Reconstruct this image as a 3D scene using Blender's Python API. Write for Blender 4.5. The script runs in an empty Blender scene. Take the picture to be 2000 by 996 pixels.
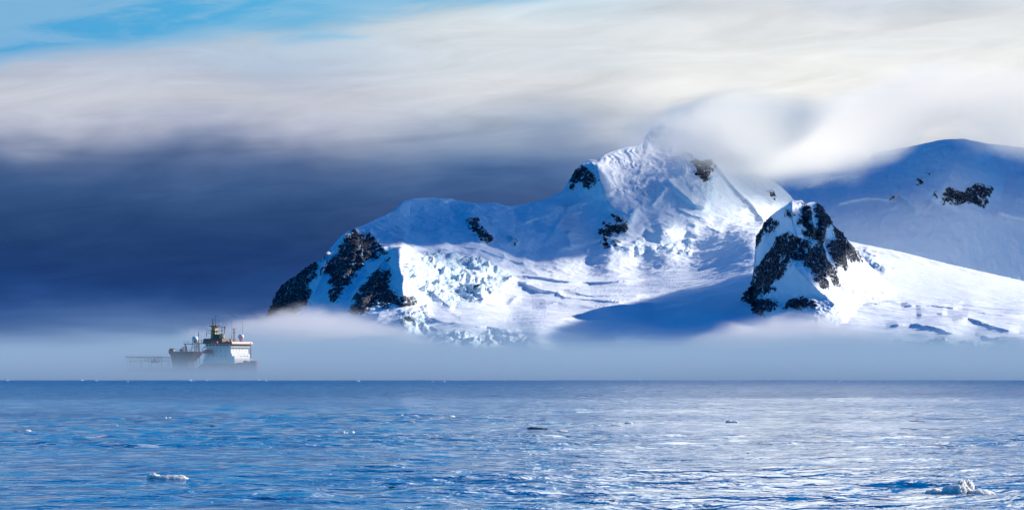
import bpy, bmesh, math, random
import numpy as np
from mathutils import Vector, Matrix

R = math.radians
sc = bpy.context.scene
random.seed(7); rng = np.random.default_rng(7)

# ------------------------------------------------------------------ camera
F = 8144.0            # focal length in photo pixels (2000 px wide)
HY = 722.0            # photo row of the true horizon
CAM_Z = 6.0
cam_d = bpy.data.cameras.new('camera')
cam = bpy.data.objects.new('camera', cam_d); sc.collection.objects.link(cam)
cam.location = (0, 0, CAM_Z); cam.rotation_euler = (R(90), 0, 0)
cam_d.sensor_fit = 'HORIZONTAL'; cam_d.sensor_width = 36.0
cam_d.lens = 36.0 * F / 2000.0
cam_d.shift_y = (HY - 498.0) / 2000.0
cam_d.clip_start = 1.0; cam_d.clip_end = 200000.0
sc.camera = cam

# ------------------------------------------------------------------ render / view
sc.view_settings.view_transform = 'Standard'
sc.view_settings.look = 'None'
sc.view_settings.gamma = 1.0
sc.view_settings.use_curve_mapping = False
EXPO = 0.5
sc.view_settings.exposure = EXPO
sc.render.engine = 'CYCLES'
cy = sc.cycles
cy.max_bounces = 6; cy.diffuse_bounces = 2; cy.glossy_bounces = 2
cy.transmission_bounces = 2; cy.volume_bounces = 3; cy.transparent_max_bounces = 8
cy.use_denoising = True
try: cy.denoiser = 'OPENIMAGEDENOISE'
except Exception: pass
cy.use_adaptive_sampling = True; cy.adaptive_threshold = 0.02
cy.volume_step_rate = 1.0; cy.volume_max_steps = 64
cy.sample_clamp_indirect = 6.0

# ------------------------------------------------------------------ sun
SUN_AZ = 20.0          # degrees beyond "straight to the right" (behind the scene)
SUN_EL = 26.0
S = Vector((math.cos(R(SUN_EL)) * math.cos(R(SUN_AZ)), math.cos(R(SUN_EL)) * math.sin(R(SUN_AZ)), math.sin(R(SUN_EL))))
sl = bpy.data.lights.new('sun', 'SUN'); sl.energy = 5.0; sl.angle = R(0.5); sl.color = (1.0, 0.88, 0.73)
so = bpy.data.objects.new('sun', sl); sc.collection.objects.link(so)
so.rotation_euler = S.to_track_quat('Z', 'Y').to_euler(); so.location = (3000, 1000, 3000)

# ------------------------------------------------------------------ node helper
def lin(r, g, b):
    f = lambda c: (c/255/12.92) if c/255 <= 0.04045 else ((c/255+0.055)/1.055)**2.4
    return (f(r), f(g), f(b))

class NT:
    def __init__(self, tree):
        self.t = tree; self.n = tree.nodes; self.l = tree.links
    def new(self, typ, **kw):
        nd = self.n.new(typ)
        for k, v in kw.items(): setattr(nd, k, v)
        return nd
    def set(self, sock, v):
        if hasattr(v, 'is_output'): self.l.new(v, sock)
        elif isinstance(v, (tuple, list)):
            if len(sock.default_value) == 4 and len(v) == 3: v = (*v, 1.0)
            sock.default_value = v
        else: sock.default_value = v
    def m(self, op, a, b=None, c=None, clamp=False):
        nd = self.new('ShaderNodeMath', operation=op); nd.use_clamp = clamp
        self.set(nd.inputs[0], a)
        if b is not None: self.set(nd.inputs[1], b)
        if c is not None: self.set(nd.inputs[2], c)
        return nd.outputs[0]
    def ss(self, x, lo, hi, to0=0.0, to1=1.0):
        nd = self.new('ShaderNodeMapRange', interpolation_type='SMOOTHSTEP')
        for i, v in enumerate((x, lo, hi, to0, to1)): self.set(nd.inputs[i], v)
        return nd.outputs[0]
    def lerp(self, x, lo, hi, to0=0.0, to1=1.0):
        nd = self.new('ShaderNodeMapRange')
        for i, v in enumerate((x, lo, hi, to0, to1)): self.set(nd.inputs[i], v)
        return nd.outputs[0]
    def xyz(self, x, y, z):
        nd = self.new('ShaderNodeCombineXYZ')
        for i, v in enumerate((x, y, z)): self.set(nd.inputs[i], v)
        return nd.outputs[0]
    def sep(self, v):
        nd = self.new('ShaderNodeSeparateXYZ'); self.l.new(v, nd.inputs[0]); return nd.outputs
    def noise(self, vec, scale=1.0, detail=4.0, rough=0.5, dist=0.0, lac=2.0):
        nd = self.new('ShaderNodeTexNoise')
        self.l.new(vec, nd.inputs['Vector'])
        nd.inputs['Scale'].default_value = scale; nd.inputs['Detail'].default_value = detail
        nd.inputs['Roughness'].default_value = rough; nd.inputs['Distortion'].default_value = dist
        nd.inputs['Lacunarity'].default_value = lac
        return nd.outputs[0]
    def mix(self, f, a, b, blend='MIX'):
        nd = self.new('ShaderNodeMix', data_type='RGBA', blend_type=blend)
        self.set(nd.inputs[0], f); self.set(nd.inputs[6], a); self.set(nd.inputs[7], b)
        return nd.outputs[2]
    def ramp(self, x, stops, lo=0.0, hi=1.0, interp='B_SPLINE'):
        nd = self.new('ShaderNodeValToRGB'); cr = nd.color_ramp; cr.interpolation = interp
        x = self.lerp(x, lo, hi)
        self.l.new(x, nd.inputs[0])
        while len(cr.elements) > 1: cr.elements.remove(cr.elements[-1])
        for i, (p, c) in enumerate(stops):
            q = (p - lo) / (hi - lo)
            e = cr.elements[0] if i == 0 else cr.elements.new(q)
            e.position = q; e.color = (*c, 1.0)
        return nd.outputs[0]
    def curve(self, x, pts, lo, hi, vlo, vhi):
        nd = self.new('ShaderNodeFloatCurve')
        self.l.new(self.lerp(x, lo, hi), nd.inputs['Value'])
        c = nd.mapping.curves[0]
        P = [((p - lo)/(hi - lo), (v - vlo)/(vhi - vlo)) for p, v in pts]
        while len(c.points) > 2: c.points.remove(c.points[1])
        c.points[0].location = P[0]; c.points[1].location = P[-1]
        for p in P[1:-1]: c.points.new(*p)
        nd.mapping.update()
        return self.lerp(nd.outputs[0], 0.0, 1.0, vlo, vhi)

# ------------------------------------------------------------------ world: sky with a far cloud deck
def el_of(y): return math.degrees(math.atan((HY - y) / F))
def az_of(x): return math.degrees(math.atan((x - 1000.0) / F))
world = bpy.data.worlds.new('World'); sc.world = world; world.use_nodes = True
w = NT(world.node_tree); w.n.clear()
WS = 0.1
tc = w.new('ShaderNodeTexCoord')
d = w.sep(tc.outputs['Generated'])
az = w.m('MULTIPLY', w.m('ARCTAN2', d[0], d[1]), 57.29578)
el = w.m('MULTIPLY', w.m('ARCSINE', d[2]), 57.29578)
sky = w.new('ShaderNodeTexSky', sky_type='NISHITA')
sky.sun_disc = False; sky.sun_elevation = R(SUN_EL); sky.sun_rotation = R(90 - SUN_AZ)
sky.air_density = 1.0; sky.dust_density = 0.2; sky.ozone_density = 2.0; sky.altitude = 0
hs = w.new('ShaderNodeHueSaturation'); hs.inputs['Saturation'].default_value = 1.85; hs.inputs['Value'].default_value = 1.0
hs.inputs['Hue'].default_value = 0.5
w.l.new(sky.outputs[0], hs.inputs['Color'])
skyc = hs.outputs[0]
K = 1.0 / WS / (2 ** EXPO)      # picture-level values into the strength of the background
def pc(r, g, b, k=1.0): return tuple(c * k for c in lin(r, g, b))
# streaky cloud noise, stretched along the horizon
wv = w.noise(w.xyz(w.m('MULTIPLY', az, 0.12), w.m('MULTIPLY', el, 0.5), 3.1), 1.0, 2.0, 0.5)
wob = w.m('SUBTRACT', wv, 0.5)
tilt = w.m('MULTIPLY', az, -0.075)
nA = w.noise(w.xyz(w.m('MULTIPLY', az, 0.22), w.m('MULTIPLY', w.m('ADD', w.m('ADD', el, tilt), wob), 1.5), 0.0), 1.0, 5.0, 0.5, 0.3)
nB = w.noise(w.xyz(w.m('MULTIPLY', az, 0.5), w.m('MULTIPLY', w.m('ADD', el, tilt), 2.6), 7.0), 1.0, 6.0, 0.6, 0.9)
nC = w.noise(w.xyz(w.m('MULTIPLY', az, 0.35), w.m('MULTIPLY', el, 0.9), 11.0), 1.0, 3.0, 0.5, 0.2)
e2 = w.m('ADD', w.m('ADD', el, w.m('MULTIPLY', w.m('SUBTRACT', nC, 0.5), 1.0)), w.m('MULTIPLY', w.m('SUBTRACT', nA, 0.5), 0.5))
left = w.ramp(e2, [(0.0, pc(70,108,165)), (0.7, pc(52,88,148)), (1.1, pc(32,68,130)), (1.5, pc(28,57,108)), (2.0, pc(38,69,118)), (2.4, pc(52,84,132)), (2.8, pc(68,96,142)),
                   (3.1, pc(106,124,160)), (3.35, pc(176,182,204)), (3.6, pc(206,209,218)), (3.95, pc(186,194,212)), (4.3, pc(176,194,216)), (4.7, pc(190,208,222)), (7.0, pc(196,212,224))], 0.0, 7.0)
mid = w.ramp(e2, [(0.0, pc(70,108,168)), (0.9, pc(36,70,128)), (2.2, pc(62,84,128)), (2.6, pc(58,94,148)), (2.95, pc(112,138,176)), (3.3, pc(158,172,194)), (3.65, pc(200,206,216)),
                  (4.0, pc(222,224,228)), (4.35, pc(208,216,224)), (4.7, pc(220,226,230)), (5.0, pc(196,216,228)), (7.0, pc(190,212,226))], 0.0, 7.0)
right = w.ramp(e2, [(0.0, pc(90,130,185)), (2.3, pc(130,155,195)), (2.9, pc(190,198,212)), (3.3, pc(232,233,234)), (3.9, pc(246,246,243)), (4.3, pc(230,233,234)), (4.7, pc(228,231,233)),
                    (5.0, pc(204,212,222)), (7.0, pc(200,210,224))], 0.0, 7.0)
cl = w.mix(w.ss(az, -3.2, -0.2), left, mid)
cl = w.mix(w.ss(az, 0.6, 2.8), cl, right)
# light and dark streaks in the deck
stre = w.lerp(nB, 0.3, 0.7, 0.90, 1.10)
cl = w.mix(w.ss(el, 2.2, 3.6), w.mix(1.0, cl, w.xyz(w.lerp(nB, 0.3, 0.7, 0.80, 1.30), w.lerp(nB, 0.3, 0.7, 0.85, 1.20), w.lerp(nB, 0.3, 0.7, 0.90, 1.12)), 'MULTIPLY'), w.mix(1.0, cl, w.xyz(stre, stre, stre), 'MULTIPLY'))
# open blue at upper left
bline = w.m('ADD', w.m('MULTIPLY', w.m('ADD', az, 5.97), 0.16), 4.10)
bm = w.m('ADD', w.m('SUBTRACT', el, bline), w.m('MULTIPLY', w.m('SUBTRACT', nA, 0.5), 1.0))
bm = w.m('ADD', bm, w.m('MULTIPLY', w.m('SUBTRACT', nB, 0.5), 0.5))
blue = w.ss(bm, -0.06, 0.24)
blue = w.m('MULTIPLY', blue, w.ss(w.m('ADD', nB, w.m('MULTIPLY', nA, 0.4)), 0.50, 0.74, 1.0, 0.72))
bcol = w.mix(w.ss(az, -6.5, -2.0), pc(78,166,218), pc(86,178,224))
cl = w.mix(blue, cl, bcol)
# higher sky: blue with broken cloud, more cloud towards the sun side
bn = w.noise(w.xyz(w.m('MULTIPLY', az, 0.05), w.m('MULTIPLY', el, 0.13), 5.0), 1.0, 4.0, 0.55, 0.3)
bias = w.m('ADD', w.m('MULTIPLY', w.m('MULTIPLY', w.ss(az, 0.2, 2.8), w.ss(az, 7.0, 3.9)), 0.42), w.m('MULTIPLY', w.ss(w.m('ABSOLUTE', az), 20.0, 60.0), -0.12))
cov = w.m('MULTIPLY', w.ss(w.m('ADD', bn, bias), 0.50, 0.72), w.ss(el, 30.0, 14.0))
deep = w.mix(1.0, skyc, (0.17, 0.69, 0.94, 1.0), 'MULTIPLY')
low = w.m('MULTIPLY', w.ss(w.m('ABSOLUTE', az), 60.0, 25.0), w.ss(el, 34.0, 16.0))
deep = w.mix(low, deep, tuple(c*K for c in pc(16,144,216)))
hi = w.mix(cov, deep, tuple(c*K*2.3 for c in pc(238,242,244)))
isfront = w.m('MULTIPLY', w.ss(w.m('ABSOLUTE', az), 40.0, 12.0), w.ss(el, 7.0, 4.9))
cl = w.mix(1.0, cl, (K, K, K, 1.0), 'MULTIPLY')
fin = w.mix(isfront, hi, cl)
bg = w.new('ShaderNodeBackground'); bg.inputs['Strength'].default_value = WS
w.l.new(fin, bg.inputs['Color'])
wo = w.new('ShaderNodeOutputWorld'); w.l.new(bg.outputs[0], wo.inputs['Surface'])

# ------------------------------------------------------------------ numpy noise
def _hash(ix, iy, iz, seed):
    h = (ix.astype(np.int64)*374761393 + iy.astype(np.int64)*668265263 + iz.astype(np.int64)*2147483647 + seed*1274126177) & 0xffffffff
    h = ((h ^ (h >> 13)) * 1274126177) & 0xffffffff
    h = (h ^ (h >> 16))
    return h
_G = np.array([(1,1,0),(-1,1,0),(1,-1,0),(-1,-1,0),(1,0,1),(-1,0,1),(1,0,-1),(-1,0,-1),(0,1,1),(0,-1,1),(0,1,-1),(0,-1,-1),(1,1,0),(-1,1,0),(0,-1,1),(0,-1,-1)], float)
def perlin(x, y, z, seed=0):
    x = np.asarray(x, float); y = np.asarray(y, float) + 0*x; z = np.asarray(z, float) + 0*x
    ix, iy, iz = np.floor(x), np.floor(y), np.floor(z)
    fx, fy, fz = x-ix, y-iy, z-iz
    u, v, t = (f*f*f*(f*(f*6-15)+10) for f in (fx, fy, fz))
    out = 0
    for dx in (0, 1):
        for dy in (0, 1):
            for dz in (0, 1):
                g = _G[_hash(ix+dx, iy+dy, iz+dz, seed) & 15]
                dot = g[..., 0]*(fx-dx) + g[..., 1]*(fy-dy) + g[..., 2]*(fz-dz)
                out = out + dot * (u if dx else 1-u) * (v if dy else 1-v) * (t if dz else 1-t)
    return out
def fbm(x, y, z, oc=4, seed=0, gain=0.5, ridged=False, billow=False):
    a, s, out, f = 1.0, 0.0, 0, 1.0
    for o in range(oc):
        n = perlin(x*f, y*f, z*f, seed + o*17)
        if ridged: n = 1 - 2*np.abs(n)*1.6
        if billow: n = 2*np.abs(n)*1.6 - 1
        out = out + a*n; s += a; a *= gain; f *= 2.03
    return out / s
def sstep(x, a, b):
    t = np.clip((x-a)/(b-a), 0, 1); return t*t*(3-2*t)

def seg_dist(px, py, pts, closed=False):
    """distance to a polyline, side sign (positive: below/right of it) and parameter 0..1"""
    best = np.full(px.shape, 1e9); sgn = np.ones(px.shape); tt = np.zeros(px.shape)
    P = list(pts) + ([pts[0]] if closed else [])
    L = [math.dist(P[i], P[i+1]) for i in range(len(P)-1)]; tot = sum(L); acc = 0
    for i in range(len(P)-1):
        (x0, y0), (x1, y1) = P[i], P[i+1]
        dx, dy = x1-x0, y1-y0
        t = np.clip(((px-x0)*dx + (py-y0)*dy) / (dx*dx+dy*dy+1e-9), 0, 1)
        q = np.hypot(px-x0-t*dx, py-y0-t*dy)
        mk = q < best
        best = np.where(mk, q, best)
        sgn = np.where(mk, np.sign(dx*(py-y0) - dy*(px-x0)), sgn)
        tt = np.where(mk, (acc + t*L[i])/tot, tt)
        acc += L[i]
    return best, sgn, tt
def poly_sd(px, py, poly, pad=30):
    """signed distance in px, positive inside"""
    out = np.full(px.shape, -1e3)
    xs = [p[0] for p in poly]; ys = [p[1] for p in poly]
    mk = (px > min(xs)-pad) & (px < max(xs)+pad) & (py > min(ys)-pad) & (py < max(ys)+pad)
    if not mk.any(): return out
    x, y = px[mk], py[mk]
    dd, _, _ = seg_dist(x, y, poly, True)
    ins = np.zeros(x.shape, bool); n = len(poly)
    for i in range(n):
        x0, y0 = poly[i]; x1, y1 = poly[(i+1) % n]
        c = ((y0 > y) != (y1 > y)) & (x < (x1-x0)*(y-y0)/((y1-y0) if y1 != y0 else 1e-9)+x0)
        ins ^= c
    out[mk] = np.where(ins, dd, -dd)
    return out

def tps(pts, X, Y, smooth=0.0, sc_=500.0):
    """thin plate spline through (x, y, value)"""
    P = np.array(pts, float); x, y, v = P[:, 0]/sc_, P[:, 1]/sc_, P[:, 2]
    n = len(P)
    def U(r2): return np.where(r2 > 1e-12, r2*np.log(r2+1e-12), 0)
    A = np.zeros((n+3, n+3))
    A[:n, :n] = U((x[:, None]-x)**2 + (y[:, None]-y)**2) + smooth*np.eye(n)
    A[:n, n:] = np.c_[np.ones(n), x, y]; A[n:, :n] = A[:n, n:].T
    b = np.r_[v, 0, 0, 0]
    c = np.linalg.solve(A, b)
    Xs, Ys = X/sc_, Y/sc_
    out = c[n] + c[n+1]*Xs + c[n+2]*Ys
    for i in range(n): out = out + c[i]*U((Xs-x[i])**2 + (Ys-y[i])**2)
    return out

def prop(o, label=None, cat=None, group=None, kind=None):
    if label: o['label'] = label
    if cat: o['category'] = cat
    if group: o['group'] = group
    if kind: o['kind'] = kind
    return o

def grid_mesh(name, P, attrs, mat, smooth=True, wrap=False):
    """P: rows x cols x 3"""
    nr, nc = P.shape[:2]
    me = bpy.data.meshes.new(name)
    idx = np.arange(nr*nc).reshape(nr, nc)
    a, b, c, d_ = idx[:-1, :-1], idx[:-1, 1:], idx[1:, 1:], idx[1:, :-1]
    f = np.stack([a, b, c, d_], -1).reshape(-1, 4)
    me.vertices.add(nr*nc); me.vertices.foreach_set('co', P.reshape(-1).astype(np.float32))
    me.loops.add(f.size); me.loops.foreach_set('vertex_index', f.reshape(-1).astype(np.int32))
    me.polygons.add(len(f))
    me.polygons.foreach_set('loop_start', np.arange(0, f.size, 4, dtype=np.int32))
    me.polygons.foreach_set('use_smooth', np.full(len(f), smooth))
    me.update(calc_edges=True)
    for k, v in attrs.items():
        at = me.attributes.new(k, 'FLOAT', 'POINT'); at.data.foreach_set('value', v.reshape(-1).astype(np.float32))
    me.materials.append(mat)
    o = bpy.data.objects.new(name, me); sc.collection.objects.link(o)
    return o

# ------------------------------------------------------------------ terrain material: snow, blue ice, bare rock
def mat_terrain():
    m = bpy.data.materials.new('snow_and_rock'); m.use_nodes = True; t = NT(m.node_tree); t.n.clear()
    geo = t.new('ShaderNodeNewGeometry'); pos = geo.outputs['Position']
    nz = t.sep(geo.outputs['Normal'])[2]
    rock = t.new('ShaderNodeAttribute', attribute_name='rock').outputs['Fac']
    ice = t.new('ShaderNodeAttribute', attribute_name='ice').outputs['Fac']
    ps = t.sep(pos)
    stv = t.xyz(t.m('ADD', ps[0], t.m('MULTIPLY', ps[2], 0.35)), ps[1], t.m('MULTIPLY', ps[2], 0.38))
    nr = t.noise(stv, 1/26.0, 7.0, 0.70, 0.4)
    nr2 = t.noise(pos, 1/5.0, 3.0, 0.6)
    v = t.m('ADD', rock, t.m('MULTIPLY', t.m('SUBTRACT', nr, 0.5), 2.3))
    v = t.m('ADD', v, t.m('MULTIPLY', t.m('SUBTRACT', nr2, 0.5), 1.0))
    v = t.m('SUBTRACT', v, t.m('MULTIPLY', t.ss(nz, 0.5, 0.88), 0.5))
    rf = t.m('MULTIPLY', t.ss(v, 0.20, 0.26), t.ss(t.noise(stv, 1/17.0, 6.0, 0.68, 0.6), 0.63, 0.60))
    rc = t.mix(t.noise(pos, 1/14.0, 5.0, 0.7), (0.006, 0.009, 0.022), (0.018, 0.023, 0.046))
    sn = t.mix(t.noise(pos, 1/120.0, 4.0, 0.6), (0.70, 0.80, 0.93), (0.80, 0.86, 0.94))
    sn = t.mix(t.m('MULTIPLY', ice, t.ss(t.noise(pos, 1/25.0, 3.0, 0.6), 0.35, 0.6)), sn, (0.58, 0.79, 0.90))
    rc = t.mix(t.m('MULTIPLY', t.ss(t.noise(pos, 1/5.0, 4.0, 0.65), 0.48, 0.70), 0.32), rc, sn)
    col = t.mix(rf, sn, rc)
    bs = t.new('ShaderNodeBsdfPrincipled')
    t.l.new(col, bs.inputs['Base Color']); bs.inputs['Roughness'].default_value = 0.8
    bs.inputs['Specular IOR Level'].default_value = 0.15
    # fine relief: wind crust on snow, broken faces on rock
    bn1 = t.noise(pos, 1/16.0, 6.0, 0.62)
    bn2 = t.noise(pos, 1/9.0, 6.0, 0.7)
    bp = t.new('ShaderNodeBump'); bp.inputs['Distance'].default_value = 1.0
    h = t.m('ADD', t.m('MULTIPLY', bn1, t.m('ADD', t.m('MULTIPLY', ice, 5.0), 1.6)), t.m('MULTIPLY', t.m('MULTIPLY', bn2, rf), 4.0))
    t.l.new(h, bp.inputs['Height']); bp.inputs['Strength'].default_value = 1.0
    t.l.new(bp.outputs[0], bs.inputs['Normal'])
    o = t.new('ShaderNodeOutputMaterial'); t.l.new(bs.outputs[0], o.inputs['Surface'])
    return m
M_TER = mat_terrain()

# ------------------------------------------------------------------ terrain builder
def terrain(name, x0, x1, nx, ny, top, depth_pts, ybot, rocks, detail, back=900.0, top_rough=1.6, seed=1, rockpad=8.0):
    """a hillside given by its skyline, its distance at surveyed points and its relief"""
    px1 = np.linspace(x0, x1, nx)
    tx, ty = zip(*top)
    ytop = np.interp(px1, tx, ty)
    # round off the straight joints a little, keep the crags
    k = np.hanning(9); k /= k.sum(); ytop = np.convolve(np.pad(ytop, 4, 'edge'), k, 'valid')
    ytop += top_rough*fbm(px1/14.0, 0*px1, 0*px1+seed, 5, seed, 0.6)
    t = np.linspace(0, 1, ny)**0.92
    PX = np.broadcast_to(px1, (ny, nx)).copy()
    PY = ybot + (ytop - ybot)[None, :]*t[:, None]
    D = tps(depth_pts, PX, PY, 1e-4)
    D = np.maximum.accumulate(D + 0.15*(ybot-PY)*0 , axis=0)
    D = D + (ybot - PY)*0.05
    info = dict(D=D)
    # strokes and masks change the distance or height
    dD, dZ, rock_add, ice, dN = detail(PX, PY, D)
    D = D + dD
    X = (PX-1000.0)/F*D; Z = CAM_Z + (HY-PY)/F*D + dZ
    P = np.stack([X, D, Z], -1)
    rock = np.full(PX.shape, -1.0)
    for poly, dens in rocks:
        sd = poly_sd(PX, PY, poly)
        rock = np.maximum(rock, np.clip(0.5 + sd/(2*rockpad), -1.0, 1.0)*1.0 - (1-dens)*0.9*(sd > -rockpad))
    rock = np.clip(rock, -1, 1.3)
    rmask = sstep(rock, 0.0, 0.8)
    # relief along the surface normal
    du = np.gradient(P, axis=1); dv = np.gradient(P, axis=0)
    N = np.cross(du, dv); N /= np.linalg.norm(N, axis=-1, keepdims=True)+1e-9
    N = np.where(N[..., 1:2] > 0.3, -N, N)
    h = dN(P, rmask)
    edge = np.minimum(1.0, (1-t)[:, None]/0.02)
    P = P + N*(h*edge)[..., None]
    # far side of the crest so the hill is a solid
    rows = []
    last = P[-1].copy()
    for i, (a, b) in enumerate(((0.02, 0.006), (0.06, 0.03), (0.15, 0.10), (0.35, 0.32), (0.65, 0.7), (1.0, 1.0))):
        q = last.copy(); q[:, 1] += back*a; q[:, 2] = last[:, 2]*(1-b) - 20*b
        q[:, 0] = last[:, 0]
        q[:, 2] += (1-b)*6*fbm(q[:, 0]/60, q[:, 1]/60, 0*q[:, 0], 3, seed+9)
        rows.append(q)
    P = np.concatenate([P, np.stack(rows)], 0)
    foot = P[0:1].copy(); foot[..., 2] = -15; foot[..., 1] -= 2
    P = np.concatenate([foot, P], 0)
    def ext(a, v=0.0): return np.concatenate([np.full((1, nx), v), a, np.full((len(rows), nx), v)], 0)
    return grid_mesh(name, P, {'rock': ext(rock, -1.0), 'ice': ext(ice)}, M_TER)

def stroke(PX, PY, pts, w_, amp, taper=0.12, kind='ridge', up=None):
    dd, sg, tt = seg_dist(PX, PY, pts)
    tp = np.minimum(1, np.minimum(tt, 1-tt)/taper + 0.0)
    if kind == 'ridge': return amp*np.exp(-(dd/w_))*tp
    if kind == 'gauss': return amp*np.exp(-(dd/w_)**2)*tp
    s = dd*sg                                # positive below the line when drawn left to right
    if kind == 'ledge':                      # bright lip, drop under it, easing out
        return amp*np.where(s < 0, np.exp(s/(up or w_*3)), np.exp(-(s/w_)))*tp*np.where(s < 0, 1, 1)
    if kind == 'side':                       # falls away on the positive side only
        return amp*sstep(s, 0, w_)*np.exp(-np.maximum(s-w_, 0)/(w_*2))*tp
    return 0

# ---- main mountain and its glaciers
A_TOP = [(440,720),(480,690),(505,650),(525,612),(540,580),(562,548),(600,528),(635,502),(642,488),(665,462),(680,452),(720,435),(770,412),(785,394),(810,387),(845,386),(880,388),(920,396),(950,397),(968,395),(985,401),(1002,402),(1040,396),(1070,388),(1100,372),(1115,345),(1130,325),(1150,312),(1165,313),(1185,300),(1220,288),(1250,284),(1262,264),(1278,248),(1298,241),(1322,244),(1345,254),(1370,270),(1400,290),(1440,312),(1480,338),(1520,360),(1545,383),(1570,425),(1620,462),(1680,476),(1720,484),(1760,492),(1850,515),(2000,549),(2120,574),(2300,610)]
A_PTS = [
 # foot in the sea
 (440,718,9700),(600,718,9500),(800,718,9200),(1000,718,9150),(1200,718,9150),(1400,718,9200),(1600,718,9150),(1800,718,9050),(2000,718,9000),(2200,718,9000),
 # lip of the lowest ice
 (900,660,9330),(1050,655,9380),(1200,660,9420),(1400,660,9480),(1650,665,9350),(1850,680,9150),(2000,680,9080),(2200,680,9080),
 # left cliffs: recede to the left of the prow
 (525,612,10700),(600,640,10250),(600,560,10650),(660,620,10130),(700,600,10080),(640,510,10820),(690,540,10520),(730,570,10230),(760,600,9990),(680,455,11050),(740,470,10930),(720,500,10700),(760,520,10480),
 # prow
 (781,487,10640),(781,520,10380),(789,560,10150),(790,600,9950),(790,640,9600),
 # east of prow, sunlit glacier
 (830,500,10860),(860,485,11050),(830,560,10350),(830,610,10020),(900,500,11080),(900,560,10560),(900,610,10030),(960,520,11050),(960,580,10480),(1000,620,10080),(860,640,9620),(1000,640,9700),
 (1050,530,11130),(1050,560,10850),(1050,600,10350),(1150,530,11200),(1150,560,10920),(1150,600,10350),(1150,640,9750),(1250,530,11200),(1250,560,10850),(1250,600,10250),(1250,640,9750),
 (1350,520,11150),(1350,560,10650),(1350,600,10150),(1350,640,9750),(1430,500,11050),(1430,560,10430),(1430,610,9980),(1470,470,11150),
 # upper shaded face
 (760,430,11330),(800,395,11600),(850,392,11680),(800,450,11330),(870,450,11370),(930,400,11720),(930,460,11330),(1000,408,11760),(1000,460,11400),(1000,500,11260),(1060,396,11800),(1080,450,11520),(1100,500,11300),
 (1120,380,11850),(1140,330,11980),(1140,400,11800),(1165,350,11850),(1160,450,11560),(1190,490,11330),(1200,440,11560),(1220,480,11380),
 # the peak
 (1180,305,12060),(1220,295,12110),(1220,350,11930),(1250,400,11740),(1290,215,12380),(1290,290,12150),(1300,350,11920),(1320,390,11760),(1350,280,12180),(1370,340,11930),(1385,310,12020),(1390,370,11880),(1300,450,11480),(1300,500,11280),(1370,440,11600),
 (1400,330,12050),(1430,400,11900),(1460,440,11600),(1440,370,12120),(1480,400,12050),(1490,345,12420),(1520,375,12350),(1540,420,12100),
 # behind the rocky peak and the bright field on the right
 (1560,480,11300),(1600,540,10700),(1650,500,11150),(1690,480,11500),(1700,540,10650),(1700,590,10050),(1700,620,9780),(1800,505,11450),(1800,550,10750),(1800,590,10150),(1800,630,9680),(1900,530,11400),(1900,590,10200),(1900,640,9600),
 (2000,552,11350),(2000,590,10400),(2000,640,9600),(2200,590,11350),(2200,640,9900)]
ROCK_A = [
 ([(677,458),(693,450),(701,455),(721,453),(733,463),(736,473),(751,485),(756,495),(743,498),(733,510),(716,517),(708,530),(698,540),(686,553),(679,566),(668,581),(663,591),(653,587),(644,576),(645,568),(656,566),(644,556),(643,540),(632,540),(629,528),(640,515),(650,505),(663,495),(665,480),(673,468)], 1.0),
 ([(522,613),(538,588),(550,563),(565,540),(583,530),(600,522),(618,510),(626,503),(624,528),(615,538),(605,547),(597,556),(603,571),(600,586),(593,601),(575,640),(480,700),(515,630)], 1.2),
 ([(630,500),(641,487),(645,494),(634,515)], 0.8),
 ([(758,503),(755,513),(748,520),(747,531),(763,530),(768,543),(761,553),(763,566),(773,573),(783,586),(788,596),(766,603),(751,606),(731,606),(713,618),(684,612),(696,586),(706,561),(726,543),(741,528)], 1.05),
 ([(783,581),(799,581),(811,591),(794,594),(784,592)], 1.0),
 ([(778,628),(800,620),(815,630),(806,640),(785,642)], 0.9),
 ([(913,428),(932,431),(935,443),(949,453),(959,463),(957,470),(942,467),(939,473),(932,469),(924,455),(917,445)], 1.1),
 ([(995,465),(1003,468),(1009,475),(1003,479),(997,473)], 1.0),
 ([(1113,370),(1114,352),(1121,336),(1139,318),(1147,330),(1159,336),(1167,348),(1151,366),(1137,360),(1121,371)], 0.95),
 ([(1154,318),(1160,320),(1166,338),(1163,340)], 0.8),
 ([(1200,428),(1217,430),(1213,440),(1207,437)], 1.3),
 ([(1184,440),(1215,445),(1220,455),(1198,451),(1188,463),(1175,454),(1186,452)], 1.2),
 ([(1179,468),(1188,470),(1187,479),(1181,486),(1178,478)], 1.1),
 ([(1195,470),(1210,473),(1202,479)], 1.1),
 ([(1336,292),(1370,312),(1389,308),(1394,320),(1391,332),(1383,346),(1377,366),(1362,357),(1350,352),(1352,330),(1344,310)], 0.72),
 ([(1262,255),(1285,240),(1330,262),(1330,285),(1290,290),(1265,282)], 0.45),
 ([(1212,290),(1250,282),(1256,288),(1230,292)], 0.7),
 ([(1166,310),(1176,306),(1174,314)], 0.9),
 ([(1264,312),(1282,314),(1280,322),(1266,320)], 0.45),
 ([(1489,370),(1513,366),(1519,391),(1507,405),(1499,391)], 0.62),
 ([(1474,408),(1486,420),(1492,430),(1482,424)], 0.6),
 ([(716,385),(723,388),(720,391)], 0.8),
]
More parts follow.
